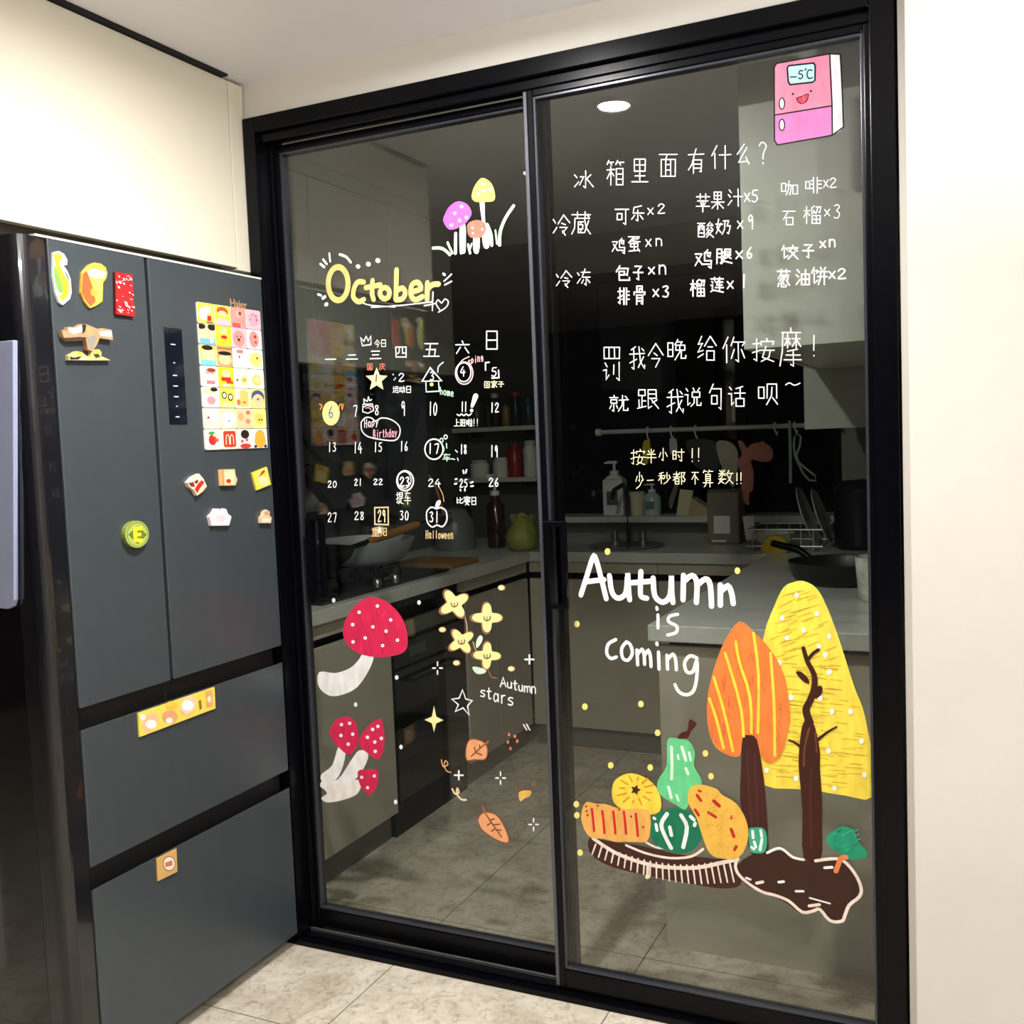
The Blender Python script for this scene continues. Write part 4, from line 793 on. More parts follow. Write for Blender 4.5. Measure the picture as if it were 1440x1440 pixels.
# the block of 28 square tile magnets
TY0, TY1 = -.254, -.010; tw = (TY1-TY0)/4
TZ = [fp(274+1.6*i, 424+29.9*i)[1] for i in range(8)]
Y_, O_, W_, P_, PK, SK, BR, RD_, BL_, DK = (250, 218, 84), (244, 170, 60), (250, 246, 236), (246, 150, 140), (248, 184, 198), (248, 206, 160), (150, 84, 40), (216, 44, 36), (110, 178, 226), (34, 26, 24)
def E(cx, cy, rx, ry, c): return ('e', cx, cy, rx, ry, c)
def Q(x0, y0, x1, y1, c): return ('q', x0, y0, x1, y1, c)
TILES = [
 [('yellow with white cloud, red patch', Y_, [E(-.15,-.05,.28,.3,W_), E(.1,.2,.22,.16,W_), Q(.05,-.35,.3,-.1,RD_), Q(.0,-.46,.4,-.38,(120,110,90))]),
  ('yellow with rust arc above pink hills', Y_, [E(0,.2,.36,.22,(206,84,44)), E(0,.08,.28,.14,(250,220,150)), E(0,-.38,.4,.24,PK)]),
  ('coral red with a darker round spot', P_, [E(.05,.18,.24,.18,(250,172,160)), E(.12,.22,.09,.1,(150,40,44)), Q(-.4,-.5,.1,-.28,(236,84,88))]),
  ('pink with scattered crimson dots', PK, [E(0,0,.36,.36,(250,166,184)), E(.18,.2,.05,.05,(150,50,70)), E(.2,.0,.05,.06,(120,40,60)), E(-.05,.24,.04,.04,(150,50,70)), E(-.22,-.02,.04,.04,(190,80,100))])],
 [('cream with dark corners, blue band', SK, [E(-.34,.36,.26,.14,DK), E(.3,.36,.26,.16,DK), Q(-.46,-.48,.46,-.2,BL_), E(.25,-.3,.12,.1,W_)]),
  ('bright yellow with tan bean, red drop', (252,220,50), [E(0,.24,.22,.16,SK), E(.02,-.05,.2,.09,RD_), Q(-.2,-.44,.06,-.26,(240,190,40))]),
  ('salmon pink with a dark centre spot', PK, [E(-.05,-.05,.38,.42,P_), E(-.05,-.1,.09,.08,(90,30,30)), E(-.16,.05,.04,.04,DK), E(.08,.05,.04,.04,DK)]),
  ('pink with a salmon oval and grey corner', (236,214,226), [E(-.04,0,.32,.42,P_), E(.04,.14,.1,.08,(180,40,50)), E(.06,-.14,.08,.05,(180,40,50)), Q(.3,-.48,.48,-.3,(214,220,230))])],
 [('yellow with tan dome above blue band', Y_, [E(0,.05,.42,.36,SK), E(-.05,.36,.34,.12,DK), Q(-.48,-.48,.44,-.22,(120,196,240))]),
  ('brown with a dark band across', (206,160,100), [E(0,-.14,.4,.26,SK), E(0,.16,.42,.1,DK), Q(-.48,.36,.48,.44,(160,116,64))]),
  ('white with pale jar, reddish top', (246,246,244), [E(-.05,-.14,.22,.3,(255,255,252)), Q(-.24,.24,.18,.4,(196,120,110)), E(-.08,.05,.05,.06,DK)]),
  ('white with a lemon yellow blob', (246,244,238), [E(0,-.02,.42,.36,(246,222,120)), E(.1,.06,.05,.06,DK), E(.3,-.3,.1,.14,(250,236,170))])],
 [('pale grey with brown swirl, pink bar', (226,232,244), [E(.02,.22,.26,.2,(206,160,130)), E(.12,.3,.26,.1,(150,64,44)), Q(-.2,-.36,.3,-.2,(236,120,130)), E(0,0,.22,.14,W_)]),
  ('deep yellow with a red scarf shape', (252,206,40), [E(.02,.16,.26,.22,SK), Q(-.3,-.18,.3,.0,RD_), Q(.0,-.3,.42,-.18,(200,60,30)), E(0,-.4,.3,.1,SK)]),
  ('cream with a pale lemon bun', (250,246,220), [E(.16,-.1,.26,.26,(246,230,150)), E(.16,-.08,.12,.1,(196,160,60)), E(-.3,-.1,.07,.08,(120,110,80))]),
  ('cream with a leaning olive lemon', (250,248,226), [E(0,-.06,.34,.28,(226,206,120)), E(.06,-.04,.2,.16,(246,230,160))])],
 [('pale blue with peach arc, pink disc', (222,228,244), [E(-.1,.3,.36,.16,SK), E(.2,.38,.22,.1,DK), E(0,-.14,.26,.2,(240,150,150)), Q(-.46,-.48,.46,-.4,(200,206,226))]),
  ('yellow with two black rings', Y_, [E(-.18,.12,.16,.18,DK), E(-.18,.12,.1,.12,W_), E(.2,.04,.16,.18,DK), E(.2,.04,.1,.12,W_), E(0,-.36,.4,.16,SK)]),
  ('cream with a toasted bread slice', (250,232,200), [Q(-.2,-.4,.36,.3,(246,196,110)), E(.08,.3,.28,.12,(246,196,110)), E(-.3,-.2,.12,.16,(216,120,60)), Q(.0,-.24,.16,-.16,(216,80,60))]),
  ('yellow with navy arch over tan oval', (250,224,120), [E(0,.1,.44,.34,(70,84,140)), E(0,-.1,.38,.34,SK), E(0,-.02,.1,.06,(150,100,60))])],
 [('blush pink with a white bean', (250,206,196), [E(.1,.08,.3,.22,W_), E(-.22,.0,.08,.1,(120,60,50)), E(-.12,-.06,.16,.08,(250,230,220))]),
  ('yellow topped with a big white oval', (250,232,170), [E(0,-.04,.44,.4,(252,252,250)), E(.02,-.12,.12,.04,(160,150,140))]),
  ('peach with orange bow shapes', (250,200,160), [E(.28,.3,.14,.1,(226,110,70)), E(.24,-.14,.16,.12,(236,140,100)), E(-.2,.1,.18,.2,(246,170,120))]),
  ('lemon yellow with a tan round loaf', (250,232,140), [E(.02,0,.32,.3,(246,206,100)), E(.0,-.06,.05,.05,DK), E(.16,-.06,.05,.05,DK)])],
 [('cream with a red strawberry', (252,234,214), [E(-.06,-.02,.24,.26,RD_), E(-.1,.3,.2,.08,(70,150,80)), Q(.08,-.12,.3,.04,(236,90,60)), E(.12,.2,.16,.08,(246,214,160))]),
  ('red with a cream letter m', (252,228,204), []),
  ('pale pink with black cap, red dots', (250,226,220), [E(0,.22,.28,.22,DK), E(-.2,-.12,.08,.07,RD_), E(.1,-.06,.08,.07,RD_), E(0,-.36,.36,.12,(206,60,50))]),
  ('white with a golden pear shape', (236,240,250), [E(0,.1,.34,.34,O_), E(0,-.14,.4,.34,O_), E(-.34,-.4,.1,.08,(40,50,90)), E(.34,-.4,.1,.08,(40,50,90))])]]
ORD = ['top', 'second', 'third', 'fourth', 'fifth', 'sixth', 'bottom']; CO = ['first', 'second', 'third', 'fourth']
for r in range(7):
    for c in range(4):
        desc, base, art = TILES[r][c]; h = (TZ[r]-TZ[r+1])
        cy, cz = TY0+tw*(c+.5), (TZ[r]+TZ[r+1])/2
        A = []
        for s_ in art:
            if s_[0] == 'e': p = [(max(-.48, min(.48, x))*tw, max(-.48, min(.48, y))*h) for x, y in ell(s_[1], s_[2], s_[3], s_[4], 14)]
            else: p = [(x*tw, y*h) for x, y in ((s_[1],s_[2]),(s_[3],s_[2]),(s_[3],s_[4]),(s_[1],s_[4]))]
            A.append((p, s_[5]))
        if desc.startswith('red with'):
            A.append(([(x, y) for x, y in rr(tw*.78, h*.78, .006)], (206, 54, 30)))
            for s0 in (-1, 1):
                for u0, u1 in ((.02, .30),):
                    arch = []
                    for i in range(11):
                        a = math.pi*i/10; arch.append((s0*.13 + .13*math.cos(a), -.02 + .26*math.sin(a)))
                    outer = [(.26 if s0 > 0 else 0, -.26)] + arch + [(0 if s0 > 0 else -.26, -.26)]
                    inner = [(s0*.13 + .075*math.cos(math.pi*i/10), -.02+.2*math.sin(math.pi*i/10)) for i in range(10, -1, -1)]
                    x0i, x1i = s0*.13-.075, s0*.13+.075
                    pol = outer + [(x0i, -.26)] + inner + [(x1i, -.26)]
                    A.append(([(x*tw, y*h) for x, y in pol], (250, 222, 190)))
        magnet('tile_magnet', 'tile magnet %s, %s row, %s of four' % (desc, ORD[r], CO[c]), 'fridge magnet', (cy, cz, rr(tw-.0012, h-.0012, .004)), base, A, .0045, 'square tile magnets in a block on the refrigerator', (244, 236, 222))
# single magnets; outlines read from the photograph
def free(name, label, pxs, base, art=(), th=.006, cat='fridge magnet', edge=None):
    P3 = [fp(x, y) for x, y in pxs]; cy = sum(p[0] for p in P3)/len(P3); cz = sum(p[1] for p in P3)/len(P3)
    loc = lambda L: [(fp(x, y)[0]-cy, fp(x, y)[1]-cz) for x, y in L]
    return magnet(name, label, cat, (cy, cz, loc(pxs)), base, [(loc(p), c) for p, c in art], th, None, edge)
def z(ox, oy, s, L): return [(ox+x/s, oy+y/s) for x, y in L]
A1 = lambda L: z(0, 320, 6.545, L)
free('fruit_magnet', 'tall yellow and green fruit shaped magnet at the top near edge', A1([(470,232),(520,218),(570,245),(600,300),(598,345),(565,350),(600,400),(632,480),(640,600),(625,660),(560,715),(525,690),(492,600),(470,450)]), (236,238,226), [(A1([(474,250),(530,240),(555,280),(520,330),(560,420),(612,500),(615,600),(560,690),(525,640),(560,600),(530,480),(495,380)]), (240,238,40)), (A1([(474,340),(505,400),(550,520),(558,600),(525,605),(495,540),(476,440)]), (118,158,84)), (A1([(560,385),(600,440),(622,500),(605,480)]), (60,90,120))])
free('drink_magnet', 'orange and yellow drink cup magnet', A1([(735,420),(770,378),(800,345),(850,325),(910,335),(955,370),(968,420),(960,470),(930,510),(925,680),(870,720),(812,745),(765,690),(725,600)]), (224,180,70), [(A1([(742,430),(775,400),(800,460),(835,560),(860,680),(815,730),(772,680),(730,600)]), (222,92,50)), (A1([(840,470),(920,480),(915,660),(870,690),(830,560)]), (214,200,90)), (A1([(785,400),(840,380),(920,400),(962,430),(925,470),(850,470),(800,450)]), (232,228,226)), (A1([(800,390),(850,345),(910,350),(955,410),(900,375),(840,372)]), (206,180,70)), (A1([(810,570),(860,575),(892,610),(850,640),(815,625)]), (196,160,60))])
red_art = []
random.seed(5)
for i in range(34):
    x = random.uniform(1045, 1190); y = random.uniform(430, 790); w = random.uniform(6, 18); h_ = random.uniform(4, 16)
    red_art.append((A1([(x-w,y-h_),(x+w*.6,y-h_*.6),(x+w,y+h_),(x-w*.3,y+h_*.7)]), (244,190,186)))
free('red_banner_magnet', 'tall red rectangular magnet with white scattered script', A1([(1034,412),(1192,430),(1216,826),(1042,802)]), (200,30,36), red_art, .008, edge=(90, 16, 18))
free('figurine_magnet', 'brown and white relief figurine magnet, upper winged piece', A1([(528,945),(580,960),(590,918),(660,925),(715,890),(760,895),(835,925),(850,935),(905,930),(990,945),(1004,1040),(880,1020),(862,1070),(815,1145),(770,1125),(755,1040),(600,1050),(545,1010)]), (176,140,104), [(A1([(590,925),(650,930),(720,905),(720,960),(640,985),(600,960)]), (236,230,220)), (A1([(715,892),(755,900),(745,960),(720,985)]), (44,38,40)), (A1([(750,920),(810,930),(825,980),(770,1010)]), (210,150,100)), (A1([(765,1010),(850,1000),(825,1110),(790,1120)]), (140,138,128)), (A1([(870,960),(985,955),(995,1010),(885,1005)]), (244,218,180)), (A1([(560,1020),(680,1010),(755,1015),(750,1036),(600,1046)]), (70,50,40))], .012)
free('figurine_magnet', 'small yellow and black relief figurine magnet below the winged one', A1([(600,1180),(670,1140),(720,1150),(775,1190),(800,1190),(815,1130),(880,1122),(905,1150),(900,1185),(990,1225),(780,1226),(600,1222)]), (196,176,120), [(A1([(670,1145),(705,1145),(735,1170),(690,1180)]), (236,206,50)), (A1([(610,1190),(650,1200),(720,1185),(690,1215),(615,1218)]), (40,36,36)), (A1([(815,1140),(880,1130),(900,1160),(840,1165)]), (230,180,60)), (A1([(825,1170),(870,1165),(890,1190),(850,1205)]), (50,60,52)), (A1([(720,1200),(770,1205),(760,1222),(700,1222)]), (244,238,226))], .010)
B1 = lambda L: z(140, 630, 5.54, L)
cc = ell(260, 672, 94, 106, 26)
coin = free('coin_magnet', 'round green coin magnet with a yellow letter E', B1(cc), (160,178,84), [(B1(ell(262, 672, 84, 96, 24)), (126,140,60)), (B1(ell(262, 674, 76, 88, 24)), (168,184,92)), (B1([(192,675),(262,608),(336,675),(264,748)]), (84,92,44)), (B1([(202,675),(262,618),(326,675),(264,738)]), (112,122,50)), (B1([(228,618),(300,610),(301,640),(260,644),(260,660),(292,660),(291,686),(261,688),(262,704),(302,706),(300,736),(232,730)]), (246,226,44))], .012, edge=(120, 134, 60))
free('snack_magnet', 'tilted red and white snack packet magnet', B1([(660,270),(700,225),(750,200),(785,240),(812,300),(780,340),(735,372),(712,330),(672,300)]), (236,220,196), [(B1([(715,320),(740,280),(770,250),(792,270),(760,310),(735,355)]), (206,40,36)), (B1([(665,275),(705,265),(718,300),(690,305)]), (130,44,44)), (B1([(745,350),(790,305),(805,305),(765,350)]), (232,206,120)), (B1([(710,265),(735,245),(745,265),(725,280)]), (110,50,40))], .010)
free('toast_magnet', 'square tan toast magnet with a red dot', B1([(922,168),(1030,165),(1036,215),(1050,245),(1035,292),(930,294)]), (238,196,140), [(B1([(945,190),(1010,175),(1030,215),(1020,270),(955,280)]), (248,216,176)), (B1(ell(980, 258, 20, 16, 14)), (206,54,40)), (B1([(924,170),(942,170),(946,292),(932,292)]), (206,150,80))], .010)
free('card_magnet', 'yellow square magnet with a brown patch near the right door edge', B1([(1175,195),(1290,148),(1322,285),(1212,330)]), (246,222,80), [(B1([(1215,225),(1262,170),(1272,190),(1240,220),(1300,230),(1296,290),(1235,290)]), (248,220,170)), (B1([(1220,232),(1250,182),(1270,170),(1272,188),(1245,212)]), (150,66,40))], .006)
free('cloud_magnet', 'pale pink cloud shaped magnet with two bumps', B1([(832,535),(862,505),(880,472),(905,472),(925,500),(945,470),(965,478),(975,510),(1004,535),(985,604),(850,606)]), (246,226,232), [(B1([(880,530),(925,520),(965,545),(930,580),(885,570)]), (244,204,216))], .010)
free('figurine_magnet', 'tiny beige figurine magnet near the far edge of the right door', B1([(1236,585),(1234,540),(1250,528),(1256,498),(1280,480),(1304,498),(1300,525),(1318,542),(1312,586)]), (226,196,160), [(B1([(1258,500),(1290,492),(1296,520),(1262,522)]), (206,160,110)), (B1([(1244,545),(1306,548),(1302,576),(1246,576)]), (244,226,206))], .010)
D1 = lambda L: z(90, 930, 4.364, L)
free('strip_magnet', 'long yellow strip magnet with tan and white blobs on the upper drawer', D1([(447,318),(916,158),(922,288),(456,464)]), (246,214,90), [(D1([(455,330),(480,320),(495,345),(470,365)]), (252,248,240)), (D1([(462,400),(500,330),(545,315),(572,345),(560,400),(500,440)]), (236,190,150)), (D1(ell(525, 385, 34, 28, 14)), (252,246,238)), (D1(ell(640, 340, 48, 42, 16)), (224,160,120)), (D1(ell(636, 362, 22, 18, 12)), (250,240,226)), (D1(ell(650, 268, 36, 24, 14)), (240,196,70)), (D1([(700,300),(715,235),(770,210),(800,240),(790,300),(740,330)]), (240,206,186)), (D1(ell(748, 270, 36, 32, 14)), (252,248,240)), (D1([(860,185),(898,172),(904,265),(866,278)]), (230,170,110)), (D1(ell(880, 232, 12, 20, 10)), (250,230,200)), (D1([(815,240),(830,235),(835,290),(822,295)]), (150,110,50))], .004)
free('card_magnet', 'small tan card magnet with a round white emblem on the lower drawer', D1([(563,1210),(684,1148),(690,1290),(570,1348)]), (214,170,104), [(D1(ell(638, 1240, 38, 46, 18)), (120,80,60)), (D1(ell(638, 1240, 34, 41, 18)), (246,232,220)), (D1([(612,1235),(655,1220),(660,1250),(616,1262)]), (206,120,90))], .003)
# pale board on the dark side of the refrigerator
q = MB(); yb_ = YN-.0768
pb, pt = pix(33, 856, 1, yb_), pix(31, 478, 1, yb_)
q.prism([(-.34, pt.z), (pt.x-.012, pt.z), (pb.x-.012, pb.z+.02), (pb.x-.02, pb.z+.006), (pb.x-.035, pb.z), (-.34, pb.z+.01)], lambda u, v, w: (u, yb_-w, v), .012, M_('pale_blue_board', (150, 156, 184), .45, var=.03))
tag(q.build('magnetic_board', bevel=.002), 'pale blue grey board fixed to the dark side of the refrigerator', 'board')

# wall cabinet above the refrigerator
wc = thing('wall_cabinet', (-.32, -.43, 1.895), 'cream wall cabinet with a flat door above the refrigerator', 'cabinet')
boxo('body', (-.66, -.83, 1.906), (-.036, -.034, 2.372), cream_m, wc)
boxo('door', (-.034, -.835, 1.900), (-.015, -.034, 2.392), cream_m, wc, .0012)
boxo('light_rail', (-.075, -.80, 1.880), (-.060, -.045, 1.9055), M_('taupe_rail', (92, 82, 68), .5), wc)
boxo('gap_shade_filler', (-.66, -.83, 2.3725), (-.085, -.034, 2.3995), dark_m, wc)  # filler coloured near black to stand for shade in the ceiling gap
boxo('end_panel', (-.66, -.855, 1.900), (-.015, -.836, 2.392), cream_m, wc, .001)

# ================================================================== KITCHEN BEYOND THE GLASS
XL, XW, YB, XR, ZC = -.10, -.68, 1.965, 1.0, .90
wt = MB(); wt.box((XW+.002, .20, ZC-.045), (-.08, 1.95, ZC), top_m); wt.box((XW+.002, 1.95, ZC-.045), (1.69, KB-.002, ZC), top_m); wt.box((.985, .34, ZC-.045), (1.69, 1.95, ZC), top_m)
wt = tag(wt.build('worktop', bevel=.003), 'pale grey worktop running round three sides of the kitchen', 'worktop')
sink = thing('sink', (.30, 2.2, ZC), 'steel sink basin set in the back worktop', 'sink')
q = MB(); q.lathe([(.001, .002), (.15, .002), (.17, .004), (.176, .008), (.168, .0085), (.02, .0035), (.001, .003)], steel_m, (.30, 2.19, ZC), 28); q.build('basin', sink, smooth=True)
def unit(name, label, cat, a, b, face, seams, col=kcab_m, z0=.10, z1=.775, group=None):
    "base unit: carcass, finger gap, doors; face 'x' looks towards +x, 'y' looks towards -y"
    u = thing(name, ((a[0]+b[0])/2, (a[1]+b[1])/2, 0), label, cat, group)
    if face == 'x':
        boxo('body', (a[0], a[1], .0), (b[0]-.05, b[1], ZC-.046), dark_m, u)
        ys = [a[1]] + seams + [b[1]]
        for y0, y1 in zip(ys, ys[1:]): boxo('door', (b[0]-.022, y0+.0015, z0), (b[0], y1-.0015, z1), col, u, .0015)
        boxo('plinth', (b[0]-.048, a[1], 0), (b[0]-.035, b[1], z0-.004), M_('grey_plinth', (104, 102, 96), .4), u)
        boxo('rail', (b[0]-.046, a[1], z1+.03), (b[0]-.004, b[1], ZC-.046), col, u)
    else:
        boxo('body', (a[0], a[1]+.05, .0), (b[0], b[1], ZC-.046), dark_m, u)
        xs = [a[0]] + seams + [b[0]]
        for x0, x1 in zip(xs, xs[1:]): boxo('door', (x0+.0015, a[1], z0), (x1-.0015, a[1]+.022, z1), col, u, .0015)
        boxo('plinth', (a[0], a[1]+.035, 0), (b[0], a[1]+.048, z0-.004), M_('grey_plinth', (104, 102, 96), .4), u)
        boxo('rail', (a[0], a[1]+.004, z1+.03), (b[0], a[1]+.046, ZC-.046), col, u)
    return u
unit('base_cabinet', 'grey base cabinet left of the black oven, nearest the glass', 'cabinet', (XW+.002, .21, 0), (XL, .775, 0), 'x', [])
unit('base_cabinet', 'grey base cabinet between the black oven and the back corner', 'cabinet', (XW+.002, 1.345, 0), (XL, 1.96, 0), 'x', [1.62])
unit('base_cabinet', 'grey base cabinet left under the sink on the back wall', 'cabinet', (XL+.006, YB, 0), (.512, KB-.005, 0), 'y', [])
unit('base_cabinet', 'grey base cabinet right of the sink unit on the back wall', 'cabinet', (.515, YB, 0), (.985, KB-.005, 0), 'y', [])
ub = thing('base_cabinet', (1.35, 1.15, 0), 'grey right hand base cabinet run with a plain end panel facing the door', 'cabinet')
boxo('body', (1.03, .39, 0), (1.69, 1.945, ZC-.046), dark_m, ub); boxo('end_panel', (1.005, .368, .0), (1.69, .388, ZC-.06), kcab_m, ub, .001)
for y0, y1 in ((.39, .9), (.9, 1.42), (1.42, 1.94)): boxo('door', (1.005, y0+.002, .1), (1.026, y1-.002, .79), kcab_m, ub, .0015)
# oven
ov = thing('oven', (-.38, 1.06, 0), 'black glass built in oven under the hob', 'oven')
boxo('body', (XW+.002, .785, 0), (XL-.03, 1.335, ZC-.05), dark_m, ov)
boxo('door', (XL-.028, .79, .13), (XL, 1.33, .60), gloss_black, ov, .002)
boxo('control_strip', (XL-.028, .79, .61), (XL, 1.33, .70), gloss_black, ov, .002)
boxo('top_panel', (XL-.024, .79, .715), (XL-.002, 1.33, .77), M_('smoked_steel', (110, 108, 98), .35, metal=.5), ov)
boxo('display', (XL, .90, .635), (XL+.001, 1.02, .675), M_('grey_display', (70, 74, 68), .2), ov)
q = MB(); q.tube([(XL, .88, .555), (XL+.03, .88, .555), (XL+.03, 1.24, .555), (XL, 1.24, .555)], .007, M_('dark_handle', (40, 40, 42), .25, metal=.6), 8); q.build('handle', ov)
boxo('plinth', (XL-.03, .785, 0), (XL-.02, 1.335, .12), dark_m, ov)
# hob
hb = thing('hob', (-.38, 1.0, ZC), 'black glass gas hob on the left worktop', 'hob')
boxo('glass_plate', (-.60, .42, ZC+.0005), (-.125, 1.27, ZC+.012), gloss_black, hb, .002)
for y in (.66, 1.07):
    q = MB(); q.lathe([(.075, 0), (.08, .012), (.05, .018), (.03, .026), (.001, .027)], dark_m, (-.37, y, ZC+.012), 24); bn = q.build('burner', hb)
    q = MB()
    for k in range(4):
        a = k*math.pi/2+.78; q.box((-.37+.05*math.cos(a)-.006, y+.05*math.sin(a)-.006, ZC+.012), (-.37+.05*math.cos(a)+.006, y+.05*math.sin(a)+.006, ZC+.045), black_m)
        q.tube([(-.37+.03*math.cos(a), y+.03*math.sin(a), ZC+.045), (-.37+.12*math.cos(a), y+.12*math.sin(a), ZC+.045), (-.37+.125*math.cos(a), y+.125*math.sin(a), ZC+.012)], .005, black_m, 6)
    q.build('pan_support', bn)
for y in (.80, .92):
    q = MB(); q.lathe([(.016, 0), (.016, .018), (.012, .022), (.001, .022)], steel_m, (-.16, y, ZC+.012), 16); q.build('knob', hb, smooth=True)
# cookware on the hob
wk = thing('wok', (-.37, .66, .95), 'black wok with a wooden handle on the hob', 'wok')
q = MB(); q.lathe([(.001, 0), (.06, 0), (.12, .028), (.165, .065), (.185, .10), (.180, .10), (.155, .066), (.11, .034), (.05, .008), (.001, .006)], M_('black_iron', (14, 14, 15), .35), (-.37, .66, .951), 36); q.build('bowl', wk, smooth=True)
hA, hB = Vector((-.30, .82, 1.035)), pix(588, 737, 0, -.26)
dH = (hB-hA)
q = MB(); q.tube([hA, hA+dH*.28], .010, black_m, 10); q.build('socket', wk)
q = MB(); q.tube([hA+dH*.28, hA+dH*.35, hA+dH*.6, hA+dH*.92, hA+dH], [.012, .015, .017, .016, .012], M_('golden_wood_handle', (178, 122, 44), .5, var=.2, stretch=(30, 4, 30)), 12); q.build('handle', wk, smooth=True, )
q = MB(); q.tube([hA+dH, hA+dH*1.12], [.006, .004], black_m, 8); q.build('hanging_tip', wk)
pn = thing('saucepan', (-.39, 1.10, .95), 'wide pale steel saucepan on the back of the hob', 'pan')
q = MB(); q.lathe([(.001, 0), (.12, 0), (.15, .02), (.185, .085), (.19, .095), (.184, .095), (.146, .026), (.001, .006)], M_('pale_steel', (205, 208, 208), .35, metal=.3), (-.39, 1.09, .951), 36); q.build('bowl', pn, smooth=True)
pt_ = thing('steel_pot', (-.52, 1.44, ZC), 'tall steel pot with a black band and lid behind the hob', 'pot')
q = MB(); q.lathe([(.001, .001), (.075, .001), (.08, .008), (.08, .17), (.078, .172), (.001, .172)], steel_m, (-.55, 1.44, ZC), 30); q.build('body', pt_, smooth=True)
q = MB(); q.lathe([(.081, .172), (.084, .175), (.084, .20), (.06, .212), (.001, .214)], black_m, (-.55, 1.44, ZC), 30); l_ = q.build('lid', pt_, smooth=True)
q = MB(); q.lathe([(.001, .214), (.02, .214), (.024, .23), (.001, .234)], steel_m, (-.55, 1.44, ZC), 16); q.build('knob', l_, smooth=True)
cb = thing('chopping_board', (-.35, 1.42, ZC), 'brown wooden chopping board lying on the left worktop', 'chopping board')
boxo('board', (-.42, 1.32, ZC+.001), (-.14, 1.56, ZC+.022), M_('warm_wood', (150, 112, 62), .5, var=.2, stretch=(3, 20, 20)), cb, .005)
q = MB(); p0, p1 = pix(603, 668, 0, -.50), pix(624, 722, 0, -.46)
q.tube([p0, p0*.6+p1*.4+Vector((0, .015, .01)), p1], .006, M_('light_handle', (190, 150, 110), .5), 8); q.lathe([(.001, 0), (.03, .002), (.04, .012), (.001, .01)], steel_m, (p1.x, p1.y, p1.z-.01), 16); q.tube([p0, Vector((XW+.004, p0.y, p0.z+.006))], .003, steel_m, 6)
tag(q.build('ladle'), 'long handled ladle hanging on the left kitchen wall', 'ladle')
# hood and left wall cabinet
hd = thing('range_hood', (-.52, 1.0, .98), 'black glass range hood on the left wall above the hob', 'range hood')
q = MB(); q.prism([(XW+.003, 1.16), (-.56, 1.16), (-.36, 1.62), (-.36, 1.698), (XW+.003, 1.698)], lambda u, v, w: (u, .45+w, v), 1.12, gloss_black); q.build('body', hd, .003)
q = MB(); q.prism([(-.557, 1.175), (-.553, 1.172), (-.357, 1.615), (-.360, 1.620)], lambda u, v, w: (u, .47+w, v), 1.08, M_('black_hood_glass', (8, 8, 11), .06)); q.build('glass_flap', hd)
boxo('control_bar', (-.36, .70, 1.64), (-.357, 1.06, 1.67), M_('dark_steel_bar', (60, 60, 64), .3, metal=.6), hd)
kc = thing('wall_cabinet', (-.48, .95, 1.70), 'pale kitchen wall cabinet above the range hood on the left', 'cabinet')
boxo('body', (XW+.003, .20, 1.703), (-.322, 1.72, 2.34), kupper_m, kc)
for y0, y1 in ((.20, .70), (.70, 1.21), (1.21, 1.72)): boxo('door', (-.32, y0+.0015, 1.700), (-.30, y1-.0015, 2.34), kupper_m, kc, .0015)
boxo('cornice', (XW+.003, .20, 2.345), (-.305, 1.72, 2.398), kupper_m, kc)
# shelves in the left back corner
def jar(x, y, zb, r, h, rgb, lid, label, name='jar', cat='jar'):
    j = thing(name, (x, y, zb), label, cat, 'jars and bottles on the corner shelves')
    q = MB(); q.lathe([(.001, 0), (r*.92, 0), (r, r*.15), (r, h*.78), (r*.75, h*.86), (r*.75, h*.88)], M_('jar_%d_%d_%d' % rgb, rgb, .3), (x, y, zb), 18); q.build('body', j, smooth=True)
    q = MB(); q.lathe([(.001, h*.86), (r*.8, h*.86), (r*.8, h), (.001, h)], M_('lid_%d_%d_%d' % lid, lid, .4), (x, y, zb), 18); q.build('lid', j, smooth=True)
for zz, lab in ((1.478, 'upper pale shelf in the left back kitchen corner'), (1.222, 'lower pale shelf in the left back kitchen corner')):
    sh = thing('wall_shelf', (-.45, KB-.10, zz), lab, 'shelf')
    boxo('board', (XW+.003, KB-.19, zz-.022), (-.215, KB-.002, zz), M_('pale_shelf', (206, 204, 196), .4), sh, .002)
    for x in (-.60, -.30): boxo('bracket', (x, KB-.12, zz-.05), (x+.012, KB-.002, zz-.022), black_m, sh)
ys = KB-.12
for x, r, h, c, l, lb in ((-.565,.045,.15,(60,58,54),(30,30,32),'dark jar at the wall end of the upper shelf'), (-.46,.026,.17,(40,34,28),(220,220,216),'slim dark bottle with a white cap on the upper shelf'), (-.40,.022,.12,(150,110,50),(40,40,40),'short amber bottle on the upper shelf'), (-.345,.024,.17,(36,40,44),(190,60,50),'slim dark bottle with a red cap on the upper shelf'), (-.275,.026,.14,(40,64,74),(40,60,80),'blue green bottle at the outer end of the upper shelf')): jar(x, ys, 1.4785, r, h, c, l, lb)
for x, r, h, c, l, lb in ((-.56,.05,.09,(226,226,220),(200,200,196),'wide white tub at the wall end of the lower shelf'), (-.44,.04,.10,(236,236,232),(236,236,232),'white canister in the middle of the lower shelf'), (-.36,.04,.17,(150,34,30),(120,26,24),'red canister on the lower shelf'), (-.275,.035,.18,(210,220,204),(190,200,186),'pale green tall canister at the outer end of the lower shelf')): jar(x, ys, 1.2225, r, h, c, l, lb)
kt = thing('kettle', (-.50, 2.02, ZC), 'grey kettle with a curved handle in the left back corner', 'kettle')
q = MB(); q.lathe([(.001, 0), (.095, 0), (.10, .02), (.095, .12), (.06, .185), (.03, .195), (.001, .20)], M_('grey_enamel', (120, 122, 118), .35), (-.50, 2.02, ZC+.001), 26); q.build('body', kt, smooth=True)
